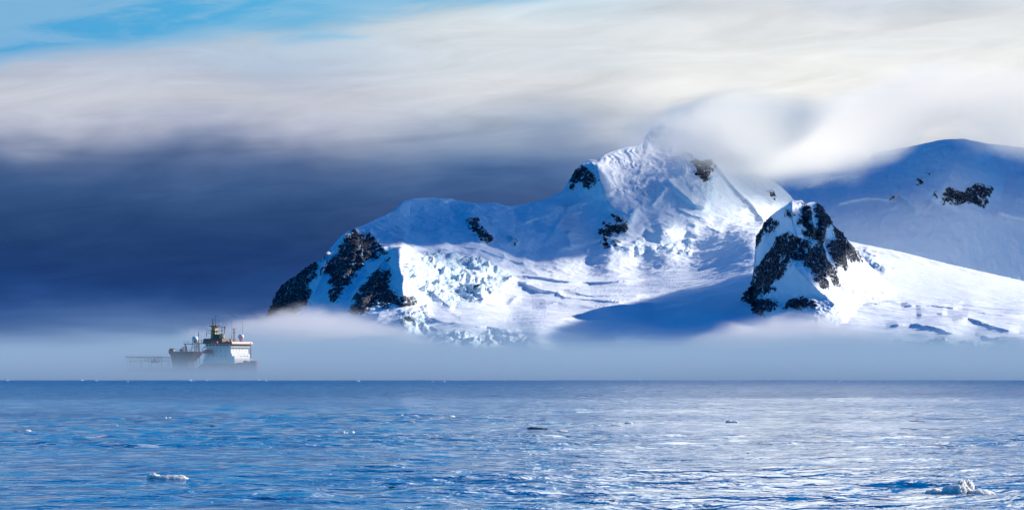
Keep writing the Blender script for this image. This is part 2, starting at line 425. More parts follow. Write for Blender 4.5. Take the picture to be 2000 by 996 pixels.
def detail_A(PX, PY, D):
    dD = np.zeros(PX.shape); dZ = np.zeros(PX.shape)
    st = lambda *a, **k: stroke(PX, PY, *a, **k)
    # prow arete: shade on its left, sun on its right
    dD += st([(779,484),(781,500),(779,520),(788,545),(786,560),(790,598)], 14, -70, 0.03)
    dD += st([(779,484),(800,490),(826,498)], 6, -25, 0.1, 'ledge', up=3)
    # gully ribs on the left cliff
    for pts, a_ in (([(640,490),(630,540),(600,600)], -45), ([(700,455),(690,520),(650,590)], -35), ([(755,505),(735,560),(700,610)], -45), ([(722,520),(690,570),(672,612)], 30), ([(615,520),(600,565),(615,620)], 30)):
        dD += st(pts, 9, a_)
    # big round shoulder of ice on the ridge
    dD += st([(800,395),(800,420),(825,432),(880,430)], 7, 30, 0.2, 'ledge', up=12)
    dD += st([(872,392),(880,410),(905,425)], 14, 35)
    dD += st([(935,400),(918,415),(925,440),(960,470)], 16, -35)
    dD += st([(1000,404),(1010,430),(1000,460)], 18, 35)
    dD += st([(1060,400),(1110,405),(1160,392)], 9, -25, 0.2, 'ledge', up=10)
    dD += st([(1080,440),(1110,460),(1115,490)], 20, -45)
    dD += st([(1040,430),(1050,460)], 20, 30)
    dD += st([(1165,315),(1172,350),(1185,390)], 9, -45)
    dD += st([(1185,392),(1200,410),(1230,420),(1245,405)], 9, -45)
    # cirque under the peak
    dD += st([(1245,405),(1275,400),(1300,372),(1280,350)], 10, -35, 0.1, 'ledge', up=8)
    dD += st([(1300,352),(1330,378),(1360,402),(1385,408)], 7, -50, 0.1, 'ledge', up=9)
    dD += st([(1250,400),(1235,425),(1210,440)], 12, -40)
    dD += st([(1320,405),(1350,420),(1395,430)], 9, -35, 0.2)
    dD += st([(1240,470),(1250,500)], 10, -30); dD += st([(1290,440),(1260,450),(1258,470),(1290,480),(1330,470),(1345,450)], 16, 35)
    dD += st([(1340,440),(1380,440),(1420,460)], 10, -30, 0.2)
    dD += st([(1395,318),(1420,350),(1450,386),(1475,408),(1498,440)], 9, -90, 0.05)
    dD += st([(1400,300),(1440,345),(1480,380),(1520,420)], 18, 40, 0.05)
    # rock outcrop blocks
    dD += st([(1175,455),(1200,445),(1220,450)], 8, -35); dD += st([(1180,485),(1200,478),(1240,490)], 8, -30, 0.2, 'ledge', up=6)
    dD += st([(913,428),(935,450),(960,470)], 7, -25)
    # glacier benches and lips in the basin
    for pts, w_, a_, u_ in (
        ([(885,480),(940,488),(990,505),(1045,520)], 5, -30, 14),
        ([(870,505),(905,500),(930,505)], 8, -60, 5),
        ([(998,548),(1026,553),(1058,566),(1090,573),(1103,583),(1160,588),(1215,591),(1248,587)], 5, -75, 5),
        ([(1000,536),(1060,543),(1110,551),(1180,553),(1260,548)], 4, -50, 6),
        ([(1110,570),(1150,577),(1190,579),(1268,577)], 4, -60, 4),
        ([(950,582),(985,576),(1012,583),(990,596)], 5, -45, 6),
        ([(1040,602),(1090,592),(1160,600),(1216,598)], 8, -60, 8),
        ([(860,600),(900,622),(960,618),(1090,626),(1160,618)], 4, -30, 8),
        ([(800,600),(840,622),(900,636),(960,640),(1010,652)], 6, -50, 8),
        ([(880,640),(950,640),(1000,655),(1060,650),(1120,652),(1180,658),(1250,665)], 7, -50, 9),
        ([(1155,648),(1180,642),(1210,646)], 5, -25, 5), ([(1195,660),(1215,670)], 3, -18, 3),
        ([(905,560),(935,575),(950,592)], 7, -60, 8), ([(830,562),(860,585),(890,600)], 7, -50, 8)):
        dD += stroke(PX, PY, pts, w_, a_*1.25, 0.15, 'ledge', up=u_)
    # right glacier: lip under the bright field, swells and hollows
    for pts, w_, a_, u_ in (
        ([(1640,606),(1680,600),(1740,592),(1800,590),(1900,588),(2100,586)], 5, -50, 3),
        ([(1760,600),(1820,598),(1880,602)], 4, -60, 7), ([(1790,614),(1830,611),(1850,613)], 4, -50, 6),
        ([(1860,628),(1890,622),(1940,640),(1990,650)], 6, -70, 8), ([(1730,640),(1780,634),(1830,642),(1880,655)], 5, -60, 7),
        ([(1900,610),(1960,616),(2060,612)], 4, -50, 7), ([(1905,655),(1950,664),(2000,655),(2060,665)], 5, -60, 8),
        ([(1640,672),(1700,676),(1760,682),(1820,680),(1880,676),(1950,684),(2050,690)], 6, -60, 7),
        ([(1690,486),(1700,496),(1716,500)], 5, -40, 5), ([(1690,505),(1712,516),(1738,528)], 7, -60, 6), ([(1660,560),(1700,566)], 6, -40, 5)):
        dD += stroke(PX, PY, pts, w_, a_, 0.15, 'ledge', up=u_)
    # shade hill at lower right
    dD += -420*np.exp(-(((PX-2010)/45)**2))*sstep(PY, 652, 690)
    ser = np.zeros(PX.shape)
    for poly, f_ in (([(795,500),(850,495),(890,497),(945,520),(1000,535),(1005,552),(960,580),(920,592),(880,600),(850,585),(800,565),(790,540)], 1.0),
                     ([(785,610),(830,605),(850,630),(830,655),(790,650),(770,630)], 0.9),
                     ([(1190,490),(1230,480),(1262,460),(1262,475),(1350,470),(1345,500),(1280,500),(1230,498)], 0.5),
                     ([(1180,395),(1240,420),(1225,470),(1180,490),(1170,440)], 0.5),
                     ([(840,645),(1010,650),(1050,690),(830,690)], 0.7), ([(1640,668),(1900,672),(2000,690),(1640,700)], 0.7),
                     ([(1375,345),(1395,340),(1392,400),(1372,390)], 0.5), ([(1690,490),(1740,525),(1735,540),(1690,530),(1680,505)], 0.8)):
        ser = np.maximum(ser, f_*sstep(poly_sd(PX, PY, poly), -8, 10))
    face = sstep(poly_sd(PX, PY, [(1170,310),(1290,200),(1400,300),(1390,400),(1300,385),(1230,395),(1190,390)]), -10, 15)
    basin = sstep(poly_sd(PX, PY, [(830,600),(1000,560),(1450,520),(1480,620),(1400,700),(830,700)]), -20, 20)
    basin = np.maximum(basin, sstep(poly_sd(PX, PY, [(1640,600),(2300,590),(2300,720),(1500,720),(1600,640)]), -10, 10))
    def dN(P, rm):
        X, Y, Z = P[..., 0], P[..., 1], P[..., 2]
        calm = 1 - 0.75*sstep(poly_sd(PX, PY, [(1650,480),(2300,600),(2300,600),(1660,592)]), -5, 15)
        h = calm*(9*fbm(X/230, Y/230, Z/150, 4, 3) + 5*(1-basin)*fbm(X/90, Y/120, Z/80, 4, 5, 0.5, True))
        h += 5.0*basin*fbm(X/260 + 0.3*Y/200, Y/110, 0*Z, 4, 8, 0.5, True)
        h += rm*(13*fbm(X/60, Y/60, Z/80, 5, 11, 0.6, True) + 3.5*fbm(X/14, Y/14, Z/14, 3, 12, 0.6))
        wx = 18*fbm(X/50, Y/50, Z/50, 2, 40)
        mod = 0.35 + 1.3*sstep(fbm(X/110+4, Y/140, Z/70, 2, 45), -0.25, 0.4)
        h += ser*mod*(22*fbm((X+1.5*wx+0.55*Z)/62, Y/160, (Z-0.2*X+wx)/34, 5, 21, 0.56, True) + 12*fbm((X-0.6*Z)/90, Y/90, Z/50, 3, 24, 0.55)) + ser*2.0*fbm(X/11, Y/14, Z/14, 2, 22, 0.6)
        h += face*(1-rm)*(3.4*(0.3+1.2*sstep(fbm(X/90, Y/90, Z/70, 2, 47), -0.3, 0.3))*fbm((X + 0.35*Z + 1.2*wx)/24, 0*Y, Z/170, 4, 31, 0.6, True) + 5*fbm(X/70, Y/70, Z/60, 4, 33))
        return h
    return dD, dZ, None, ser, dN
mtn = terrain('mountain', 430, 2300, 1240, 430, A_TOP, A_PTS, 720.0, ROCK_A, detail_A, seed=1)
prop(mtn, 'snow covered mountain with a broad glacier basin rising out of the fog', 'mountain', kind='structure')

# ---- far mountain on the right, behind
B_TOP = [(1300,420),(1360,345),(1450,325),(1500,318),(1600,308),(1700,298),(1780,286),(1840,273),(1880,271),(1930,281),(2000,288),(2120,300),(2300,330),(2500,420)]
B_PTS = [(1300,600,12600),(1500,600,12600),(1700,600,12600),(1900,600,12600),(2100,600,12600),(2500,600,12700),(1500,480,12800),(1700,480,12780),(1900,500,12750),(2100,520,12750),
 (1550,420,13000),(1650,400,13100),(1750,400,13050),(1850,410,12960),(1950,420,12950),(2100,430,12950),(1550,360,13500),(1650,350,13500),(1750,350,13380),(1880,340,13200),(2000,340,13350),(1870,275,13550),(1700,305,13750),(2000,295,13600),(1450,330,13700),(2300,340,13800),(2500,420,13900)]
ROCK_B = [([(1841,380),(1851,366),(1866,373),(1884,369),(1899,362),(1912,358),(1936,370),(1930,385),(1926,396),(1916,404),(1899,397),(1881,401),(1863,399),(1848,396)], 0.97),
 ([(1794,353),(1801,355),(1800,360),(1795,359)], 1.3), ([(1815,339),(1821,340),(1818,343)], 1.2), ([(1820,366),(1826,368),(1834,382),(1830,384)], 0.8), ([(1735,381),(1741,382),(1738,386)], 1.0), ([(1925,330),(1936,333),(1930,338)], 0.6)]
def detail_B(PX, PY, D):
    dD = np.zeros(PX.shape)
    for pts, w_, a_, u_ in (([(1540,372),(1580,362),(1605,360),(1622,347),(1655,342),(1672,345),(1700,330)], 4, 60, 16), ([(1620,402),(1660,392),(1700,386),(1735,390),(1755,378),(1775,388),(1790,405),(1790,425)], 4, 55, 16),
                            ([(1940,408),(1975,425),(2020,430)], 4, 40, 14)):
        dD += stroke(PX, PY, pts, w_, -a_, 0.15, 'ledge', up=u_)
    dD += stroke(PX, PY, [(1870,275),(1860,330),(1830,400)], 30, -60); dD += stroke(PX, PY, [(1930,290),(1960,350),(1960,420)], 30, 50)
    def dN(P, rm):
        X, Y, Z = P[..., 0], P[..., 1], P[..., 2]
        return 12*fbm(X/300, Y/300, Z/200, 4, 53) + 4*fbm(X/40, Y/80, Z/160, 4, 55, 0.5, True) + rm*(12*fbm(X/50, Y/50, Z/50, 4, 57, 0.6, True))
    return dD, np.zeros(PX.shape), None, np.zeros(PX.shape), dN
far = terrain('far_mountain', 1300, 2500, 640, 240, B_TOP, B_PTS, 610.0, ROCK_B, detail_B, seed=5)
prop(far, 'shaded blue snow mountain behind the bright glacier field at right', 'mountain', kind='structure')

# ---- rocky peak standing in the glacier
S_TOP = [(1380,700),(1420,660),(1438,612),(1450,588),(1466,560),(1474,520),(1474,482),(1482,462),(1490,441),(1502,424),(1518,412),(1535,401),(1548,391),(1557,392),(1566,391),(1573,399),(1580,396),(1590,394),(1599,400),(1606,402),(1612,416),(1620,430),(1632,444),(1645,457),(1656,470),(1668,482),(1685,503),(1700,520),(1730,545),(1780,600),(1820,660),(1840,700)]
S_PTS = [(1380,718,9600),(1500,718,9500),(1600,718,9450),(1700,718,9500),(1840,718,9700),
 (1440,612,10100),(1470,560,10230),(1475,485,10380),(1500,425,10370),(1500,500,10200),(1500,560,10080),(1480,610,9950),(1520,440,10280),(1520,600,9850),
 (1548,393,10230),(1546,425,10110),(1552,455,10050),(1556,470,10010),(1545,508,9960),(1560,530,9900),(1590,560,9850),(1600,580,9810),(1640,604,9740),(1550,590,9850),(1590,620,9650),
 (1580,430,10130),(1600,400,10260),(1590,460,10080),(1605,450,10120),(1605,500,10010),(1620,540,9960),(1620,430,10260),(1650,460,10350),(1650,500,10200),(1640,560,9990),(1680,500,10400),(1690,540,10250),(1700,580,10060),(1720,600,9990),(1680,610,9850),(1780,600,10300),(1800,660,9950)]
ROCK_S = [
 ([(1504,421),(1518,437),(1507,450),(1496,455),(1484,475),(1472,484),(1475,463),(1488,441)], 1.0),
 ([(1540,457),(1557,468),(1580,471),(1585,485),(1605,480),(1609,508),(1612,550),(1616,565),(1605,562),(1591,539),(1574,522),(1566,513),(1546,508),(1538,522),(1524,539),(1504,553),(1493,557),(1512,564),(1498,572),(1481,586),(1518,589),(1521,600),(1498,612),(1479,625),(1462,625),(1436,618),(1449,585),(1468,562),(1474,545),(1479,527),(1491,519),(1497,499),(1510,485),(1521,466)], 1.05),
 ([(1540,592),(1563,583),(1591,589),(1598,602),(1569,605),(1533,603)], 1.05),
 ([(1568,392),(1576,398),(1580,412),(1584,432),(1590,454),(1584,468),(1569,457),(1573,440),(1558,436),(1563,421),(1571,415)], 1.0),
 ([(1594,393),(1608,402),(1621,426),(1624,437),(1608,443),(1607,456),(1603,481),(1590,468),(1591,449),(1600,435),(1593,418)], 1.08),
 ([(1628,440),(1649,464),(1672,494),(1680,511),(1664,509),(1648,494),(1650,527),(1633,520),(1625,494),(1616,482),(1619,472),(1636,467),(1628,451)], 1.0),
 ([(1609,506),(1625,518),(1634,539),(1637,560),(1625,552),(1612,528)], 1.0),
 ([(1540,412),(1550,420),(1544,424),(1538,420)], 1.0),
]
def detail_S(PX, PY, D):
    dD = np.zeros(PX.shape)
    for pts, w_, a_ in (([(1548,393),(1546,425),(1553,455),(1560,470)], 10, -55), ([(1545,508),(1560,530),(1592,562),(1640,604)], 12, -55),
                        ([(1575,398),(1582,430),(1590,460)], 6, -28), ([(1597,398),(1605,430),(1606,470)], 6, -30), ([(1625,436),(1660,490)], 7, -28), ([(1606,490),(1616,560)], 7, -26),
                        ([(1565,400),(1568,430),(1575,460),(1605,478),(1625,535),(1650,575)], 7, 30), ([(1612,440),(1612,480),(1640,545)], 8, 30), ([(1500,430),(1490,500),(1480,560)], 14, -30)):
        dD += stroke(PX, PY, pts, w_, a_, 0.1)
    def dN(P, rm):
        X, Y, Z = P[..., 0], P[..., 1], P[..., 2]
        h = 4*fbm(X/60, Y/60, Z/60, 4, 63) + 1.5*fbm(X/15, Y/30, Z/50, 3, 64, 0.5, True)
        return h + (0.25+rm)*(10*fbm(X/42, Y/42, Z/70, 5, 67, 0.62, True)) + rm*4*fbm(X/12, Y/12, Z/14, 3, 68, 0.6)
    return dD, np.zeros(PX.shape), None, np.zeros(PX.shape), dN
pk = terrain('rocky_peak', 1380, 1840, 520, 380, S_TOP, S_PTS, 720.0, ROCK_S, detail_S, back=450, top_rough=2.0, seed=9, rockpad=6.0)
prop(pk, 'small dark rocky peak streaked with snow standing in the glacier', 'mountain', kind='structure')

# ------------------------------------------------------------------ sea
def mat_water():
    m = bpy.data.materials.new('sea_water'); m.use_nodes = True; t = NT(m.node_tree); t.n.clear()
    geo = t.new('ShaderNodeNewGeometry'); p = t.sep(geo.outputs['Position'])
    bs = t.new('ShaderNodeBsdfPrincipled')
    bs.inputs['Base Color'].default_value = (0.0005, 0.11, 0.32, 1)
    bs.inputs['Specular Tint'].default_value = (0.70, 0.93, 1.0, 1)
    bs.inputs['Roughness'].default_value = 0.10; bs.inputs['IOR'].default_value = 1.33
    dist = p[1]
    t.l.new(t.ss(dist, 200.0, 2400.0, 0.08, 0.38), bs.inputs['Roughness'])
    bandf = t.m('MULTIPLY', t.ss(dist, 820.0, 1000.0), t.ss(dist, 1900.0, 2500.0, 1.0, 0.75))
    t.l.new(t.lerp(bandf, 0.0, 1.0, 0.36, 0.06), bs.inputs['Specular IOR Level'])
    v1 = t.xyz(t.m('MULTIPLY', p[0], 0.8), p[1], 0.0)
    a = t.noise(v1, 1/1.6, 3.0, 0.55, 0.4)
    b = t.noise(v1, 1/6.0, 3.0, 0.5, 0.3)
    # gust patches, and the ruffled band far out
    g = t.noise(t.xyz(t.m('MULTIPLY', p[0], 1/90.0), t.m('MULTIPLY', p[1], 1/160.0), 2.0), 1.0, 3.0, 0.55)
    band = t.m('MULTIPLY', t.ss(dist, 780.0, 980.0), t.ss(dist, 2100.0, 2600.0, 1.0, 0.7))
    gust = t.m('ADD', t.ss(g, 0.35, 0.65, 0.5, 1.3), t.m('MULTIPLY', band, 2.6))
    h = t.m('ADD', t.m('MULTIPLY', a, t.m('MULTIPLY', gust, 0.56)), t.m('MULTIPLY', b, t.m('MULTIPLY', gust, 1.15)))
    bp = t.new('ShaderNodeBump'); bp.inputs['Distance'].default_value = 1.0; bp.inputs['Strength'].default_value = 1.0
    t.l.new(h, bp.inputs['Height']); t.l.new(bp.outputs[0], bs.inputs['Normal'])
    o = t.new('ShaderNodeOutputMaterial'); t.l.new(bs.outputs[0], o.inputs['Surface'])
    return m
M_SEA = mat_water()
def wave_z(X, Y, fade=1.0):
    wx = 3.0*perlin(X/17, Y/17, 0*X, 91)
    z = 0.20*perlin(X/7.5 + 0.1*Y, (Y+wx)/3.6, 0*X, 92)
    z += 0.22*perlin(X/19, (Y+wx)/8.5 + X/60, 0*X, 93)
    z += 0.26*perlin(X/45, (Y)/21 - X/90, 0*X, 94)
    z += 0.075*perlin(X/2.6, (Y+wx)/1.5, 0*X, 95)
    return z*fade
radii = [2.0, 20.0, 60.0, 110.0, 150.0]
r_ = 165.0
while r_ < 2600: radii.append(r_); r_ += 0.42*(r_/178.0)**1.7
while r_ < 120000: radii.append(r_); r_ *= 1.12
radii = np.array(radii)
ang = np.concatenate([np.linspace(-180, -12, 40), np.linspace(-11, -8.6, 8), np.linspace(-8.4, 8.4, 900), np.linspace(8.6, 11, 8), np.linspace(12, 180, 40)])
RR, AA = np.meshgrid(radii, np.radians(ang), indexing='ij')
SX, SY = RR*np.sin(AA), RR*np.cos(AA)
fade = (np.abs(np.degrees(AA)) < 8.5)*sstep(RR, 150, 180)*(1 - 0.3*sstep(RR, 700, 2200))*(RR < 2700)
gst = 0.55 + 0.9*sstep(perlin(SX/70, SY/130, 0*SX, 99), -0.35, 0.4)
SZ = wave_z(SX, SY)*fade*gst
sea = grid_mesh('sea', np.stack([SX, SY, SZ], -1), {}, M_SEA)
prop(sea, 'deep blue rippled sea with pale cloud reflections', 'sea', kind='structure')
print('SEA', len(radii))


# ------------------------------------------------------------------ mesh helpers
class MB:
    def __init__(self): self.b = bmesh.new()
    def box(self, x0, x1, y0, y1, z0, z1, tx=0.0, ty=0.0, bev=0.0):
        """box; tx, ty shrink the top on each side"""
        r = bmesh.ops.create_cube(self.b, size=1.0)['verts']
        for v in r:
            top = v.co.z > 0
            x = x0 if v.co.x < 0 else x1; y = y0 if v.co.y < 0 else y1
            if top: x += tx if v.co.x < 0 else -tx; y += ty if v.co.y < 0 else -ty
            v.co = (x, y, z1 if top else z0)
        if bev:
            es = {e for v in r for e in v.link_edges}
            bmesh.ops.bevel(self.b, geom=list(es), offset=bev, segments=2, affect='EDGES')
        return self
    def bar(self, p, q, r, seg=6, r2=None):
        p, q = Vector(p), Vector(q); d_ = q-p
        ret = bmesh.ops.create_cone(self.b, cap_ends=True, segments=seg, radius1=r, radius2=r if r2 is None else r2, depth=d_.length)['verts']
        M = Matrix.Translation((p+q)/2) @ d_.to_track_quat('Z', 'Y').to_matrix().to_4x4()
        for v in ret: v.co = M @ v.co
        return self
    def ball(self, c, r, sx=1, sy=1, sz=1, u=24, v_=16):
        ret = bmesh.ops.create_uvsphere(self.b, u_segments=u, v_segments=v_, radius=r)['verts']
        for v in ret: v.co = Vector((v.co.x*sx+c[0], v.co.y*sy+c[1], v.co.z*sz+c[2]))
        return self
    def loft(self, rings, caps=True):
        vs = [[self.b.verts.new(p) for p in r] for r in rings]
        for a, b_ in zip(vs[:-1], vs[1:]):
            n = len(a)
            for i in range(n): self.b.faces.new((a[i], a[(i+1) % n], b_[(i+1) % n], b_[i]))
        if caps: self.b.faces.new(vs[0][::-1]); self.b.faces.new(vs[-1])
        return self
    def build(self, name, mat, parent=None, smooth=False):
        bmesh.ops.recalc_face_normals(self.b, faces=self.b.faces)
        me = bpy.data.meshes.new(name); self.b.to_mesh(me); self.b.free(); me.materials.append(mat)
        if smooth:
            for p in me.polygons: p.use_smooth = True
        o = bpy.data.objects.new(name, me); sc.collection.objects.link(o)
        if parent: o.parent = parent
        return o

def paint(name, col, rough=0.5, metal=0.0, dirt=0.25, rust=None, scale=0.6):
    m = bpy.data.materials.new(name); m.use_nodes = True; t = NT(m.node_tree); t.n.clear()
    geo = t.new('ShaderNodeTexCoord'); p = geo.outputs['Object']
    n = t.noise(p, scale, 6.0, 0.65)
    dk = tuple(c*(1-dirt) for c in col)
    c = t.mix(t.ss(n, 0.4, 0.65), col, dk)
    if rust: c = t.mix(t.ss(t.noise(p, scale*2.1, 5.0, 0.7), 0.60, 0.68), c, rust)
    bs = t.new('ShaderNodeBsdfPrincipled'); t.l.new(c, bs.inputs['Base Color'])
    bs.inputs['Roughness'].default_value = rough; bs.inputs['Metallic'].default_value = metal
    o = t.new('ShaderNodeOutputMaterial'); t.l.new(bs.outputs[0], o.inputs['Surface'])
    return m
M_RED = paint('red_hull_paint', (0.36, 0.035, 0.03), 0.45, rust=(0.12, 0.05, 0.03))
M_WHITE = paint('white_ship_paint', (0.82, 0.82, 0.80), 0.45, dirt=0.12, rust=(0.45, 0.28, 0.16))
M_BUFF = paint('buff_mast_paint', (0.62, 0.42, 0.16), 0.5)
M_DARK = paint('dark_steel_paint', (0.05, 0.04, 0.045), 0.5)
M_RUST = paint('brown_deck_gear_paint', (0.10, 0.028, 0.028), 0.6, rust=(0.05, 0.02, 0.018))
M_BAND = paint('crimson_band_paint', (0.60, 0.012, 0.04), 0.45)
M_ORANGE = paint('orange_boat_paint', (0.75, 0.22, 0.06), 0.45)
M_GLASS = paint('dark_bridge_glass', (0.015, 0.02, 0.03), 0.1)
M_DOME = paint('white_dome_plastic', (0.82, 0.82, 0.80), 0.4, dirt=0.06)

# ------------------------------------------------------------------ ship
def at(x, y, D, z=0.0): return ((x-1000.0)/F*D, D, z)
TH = R(35.0)
ship = bpy.data.objects.new('ship', None); sc.collection.objects.link(ship)
ship.location = ((382-1000)/F*2500.0, 2500.0, 0.0); ship.rotation_euler = (0, 0, -TH)
prop(ship, 'red hulled ice patrol ship with white superstructure half lost in the sea fog', 'ship')
# local frame: x forward, y to port (away from the camera), z up
def hull_ring(x, hb, zk, zd, flare):
    pts = []
    for k, (u, v) in enumerate(((0, 0), (0.55, 0.05), (0.86, 0.25), (0.97, 0.55), (1.0, 1.0))):
        pts.append((x, -hb*u*(1+flare*v), zk + (zd-zk)*v))
    return pts[::-1] + [(q[0], -q[1], q[2]) for q in pts[1:]]
hb = MB()
hb.loft([hull_ring(x, b_, zk, zd, fl) for x, b_, zk, zd, fl in ((-46, 7.2, -1, 6.6, .02), (-40, 8.2, -3, 6.6, .02), (-20, 9, -3, 6.6, 0), (8, 9, -3, 6.8, 0), (12, 9, -3, 9.6, 0), (30, 8.6, -3, 9.8, .03), (38, 6.0, -3, 10.2, .12), (43, 3.2, -2, 10.7, .3), (46.8, 0.5, 3, 11.2, .8))])
hull = hb.build('hull', M_RED, ship)
for s_ in (-1, 1):
    rb = MB()
    for x in range(-18, 12, 3): rb.bar((x, s_*8.8, 6.7), (x, s_*8.8, 7.9), .05, 4)
    rb.bar((-18, s_*8.8, 7.9), (9, s_*8.8, 7.9), .05, 4).bar((-18, s_*8.8, 7.3), (9, s_*8.8, 7.3), .04, 4)
    rb.build('railing', M_WHITE, ship)
    rb = MB(); pp = [(x, s_*float(np.interp(x, (34, 38, 43, 46), (8.0, 6.6, 4.0, 1.6)))) for x in range(34, 46, 2)]
    for k, (x, y) in enumerate(pp):
        rb.bar((x, y, 10.1), (x, y, 11.6), .05, 4)
        if k: rb.bar((*pp[k-1], 11.55), (x, y, 11.55), .05, 4)
    rb.build('railing', M_WHITE, ship)
# superstructure block, stepped on the bow side
sb = MB()
sb.box(13, 36.4, -8.9, 8.9, 9.7, 12.6, 0, 0, .15)
sb.box(14, 35.0, -8.7, 8.7, 12.603, 15.6, 0.3, 0.1, .15)
sb.box(15, 33.9, -8.5, 8.5, 15.603, 19.0, 0.3, 0.1, .2)
sb.box(34.6, 36.2, -8.0, -3.0, 12.603, 14.2, 0.2, 0.1, .1)
sup = sb.build('superstructure', M_WHITE, ship)
for z in (14.2, 17.4):
    for y in np.arange(-6, 6.1, 3.0): MB().bar((34.9 - (z > 15)*1.25, y, z), (35.04 - (z > 15)*1.25, y, z), .28, 10).build('porthole', M_GLASS, sup)
    for x in np.arange(17, 33, 3.2): MB().bar((x, -8.75+(z > 15)*.17, z), (x, -8.6+(z > 15)*.1, z), .28, 10).build('porthole', M_GLASS, sup)
# bridge deck: overhanging, window band, crimson roof edge
bb = MB(); bb.box(14.5, 34.6, -9.6, 9.6, 19.003, 20.0, -.5, -.3, .1).box(15.5, 33.6, -9.0, 9.0, 20.003, 21.3, -.5, -.4)
bridge = bb.build('bridge', M_WHITE, ship)
for y in np.arange(-8.6, 8.7, 2.45): MB().box(34.05, 34.14, y-.95, y+.95, 20.25, 21.15, 0, 0).build('window', M_GLASS, bridge)
for x in np.arange(16.5, 33, 2.6): MB().box(x-1.0, x+1.0, -9.43, -9.33, 20.25, 21.15).build('window', M_GLASS, bridge)
cb = MB(); cb.box(26.5, 36.2, -10.2, 10.2, 21.303, 22.6, .6, .4, .15).box(19.5, 24.5, -9.9, -7.0, 21.303, 22.9, .2, .2, .1)
cb.build('roof_band', M_BAND, bridge)
kb = MB(); kb.box(14.0, 26.4, -9.6, 9.6, 21.303, 21.9, 0, 0, .05).box(11.0, 26, -6.9, 6.9, 21.903, 24.6, .4, .3, .1)
kb.build('upper_deck', M_DARK, ship)
# starboard wing platform aft of the bridge, with its posts and lamps
pf = MB(); pf.box(8.0, 14.2, -9.8, -6.5, 21.5, 21.9)
pf.bar((8.6, -9.4, 9.6), (8.6, -9.4, 21.5), .22).bar((8.6, -6.9, 9.6), (8.6, -6.9, 21.5), .18)
for x in (8.3, 10.0, 12.4): pf.bar((x, -9.5, 21.9), (x, -9.5, 23.4), .1); pf.ball((x, -9.5, 23.5), .35, u=8, v_=6)
pf.build('platform', M_DARK, ship)
# lifeboat in davits
lb = MB(); lb.ball((17.5, -9.9, 16.6), 1.0, 3.9, 1.15, 1.15).box(15, 20, -10.4, -9.4, 17.2, 18.2, .5, .2, .2)
lb.build('lifeboat', paint('dark_red_boat_paint', (0.34, 0.03, 0.04), .4), ship, True)
for x in (13.8, 21.2): MB().bar((x, -8.3, 13.5), (x, -10.6, 18.4), .16).bar((x, -10.6, 18.4), (x, -8.3, 19.4), .16).build('davit', M_RUST, ship)
# funnel
fb = MB(); fb.loft([[(22.6+sx*a_, -2.0+b_*math.sin(k*math.pi/8), z) if 0 else (22.6 + a_*math.cos(k*math.pi/8) + sx, -2.0 + b_*math.sin(k*math.pi/8), z) for k in range(16)] for z, a_, b_, sx in ((22, 2.1, 2.2, 0), (25.4, 1.9, 2.0, -.3), (27.4, 1.5, 1.7, -.7))])
fun = fb.build('funnel', M_BUFF, ship, False)
fb = MB(); fb.box(16.3, 20.2, -4.2, 2.0, 24.6, 27.2, .3, .3, .2); fb.build('exhaust_casing', M_DARK, ship)
# main mast: tapering tower, platforms, crow's nest, top pole
mb = MB()
mb.loft([[(x0+a_, y0, z), (x0+a_, -y0, z), (x0-a_, -y0, z), (x0-a_, y0, z)] for z, a_, y0, x0 in ((22, 2.1, 1.9, 14.6), (27, 1.6, 1.4, 14.6), (31, 1.35, 1.2, 14.6), (32.2, 1.9, 1.8, 14.8))])
mast = mb.build('mast', M_BUFF, ship)
mb = MB()
mb.box(12.4, 17.6, -2.3, 2.3, 31.9, 32.3).box(12.8, 16.9, -2.2, 2.2, 29.0, 29.25).box(9.8, 13.4, -1.2, 1.2, 27.6, 27.9)
mb.bar((13.4, 0, 32), (13.4, 0, 36.6), .32).bar((15.3, 0, 32), (15.3, 0, 38.3), .16).bar((13.7, 0, 38.1), (16.9, 0, 38.1), .11)
mb.bar((9.0, -1.0, 29.0), (13, -.5, 29.0), .13).bar((9.2, -1.0, 25.6), (9.2, -1.0, 29.0), .07).bar((7.8, -.6, 30.3), (13, -.4, 29.8), .1)
for z in (26.0, 27.0, 27.8): mb.ball((9.2, -1.0, z), .3, u=8, v_=6)
for x, y in ((12.6, -2.1), (17.4, -2.1), (12.6, 2.1), (17.4, 2.1), (15, -2.2)): mb.bar((x, y, 32.2), (x, y, 33.5), .07, 4)
mb.bar((12.6, -2.1, 33.4), (17.4, -2.1, 33.4), .06, 4)
for k in range(8): mb.bar((12.9, -1.7, 22.5+k*1.1), (16.3, -1.7, 23.1+k*1.1), .07, 4)
mb.build('platform', M_DARK, mast)
mb = MB(); mb.box(18.1, 19.3, -.5, .5, 33.4, 33.75, 0, 0).bar((17.2, 0, 32.2), (18.7, 0, 33.5), .2); mb.build('radar_scanner', M_WHITE, mast)
# second mast with yards, small red mast, whips
m2 = MB(); m2.bar((20.3, 0, 24.5), (20.3, 0, 31.8), .2).bar((22.4, 0, 27), (22.4, 0, 31.6), .2).bar((17.9, 0, 31.4), (22.6, 0, 31.4), .1).bar((18.6, 0, 29.3), (22.8, 0, 29.3), .1).bar((18.6, 0, 26.6), (22.8, 0, 26.6), .1).ball((22.4, 0, 31.2), .45, 1, 1, 1.4, 8, 6).bar((17, -1, 27.2), (17.4, -1, 30), .18)
m2.build('signal_mast', M_DARK, ship)
m3 = MB(); m3.bar((27.1, 3, 22.5), (27.1, 3, 30.6), .28).bar((25.6, 3, 30.2), (28.8, 3, 30.2), .1).bar((25.4, 3, 28.2), (28.8, 3, 28.2), .1)
for k in range(6): m3.bar((26.6, 3, 23+k), (27.6, 3, 23.6+k), .08, 4)
m3.build('aft_mast', M_RED, ship)
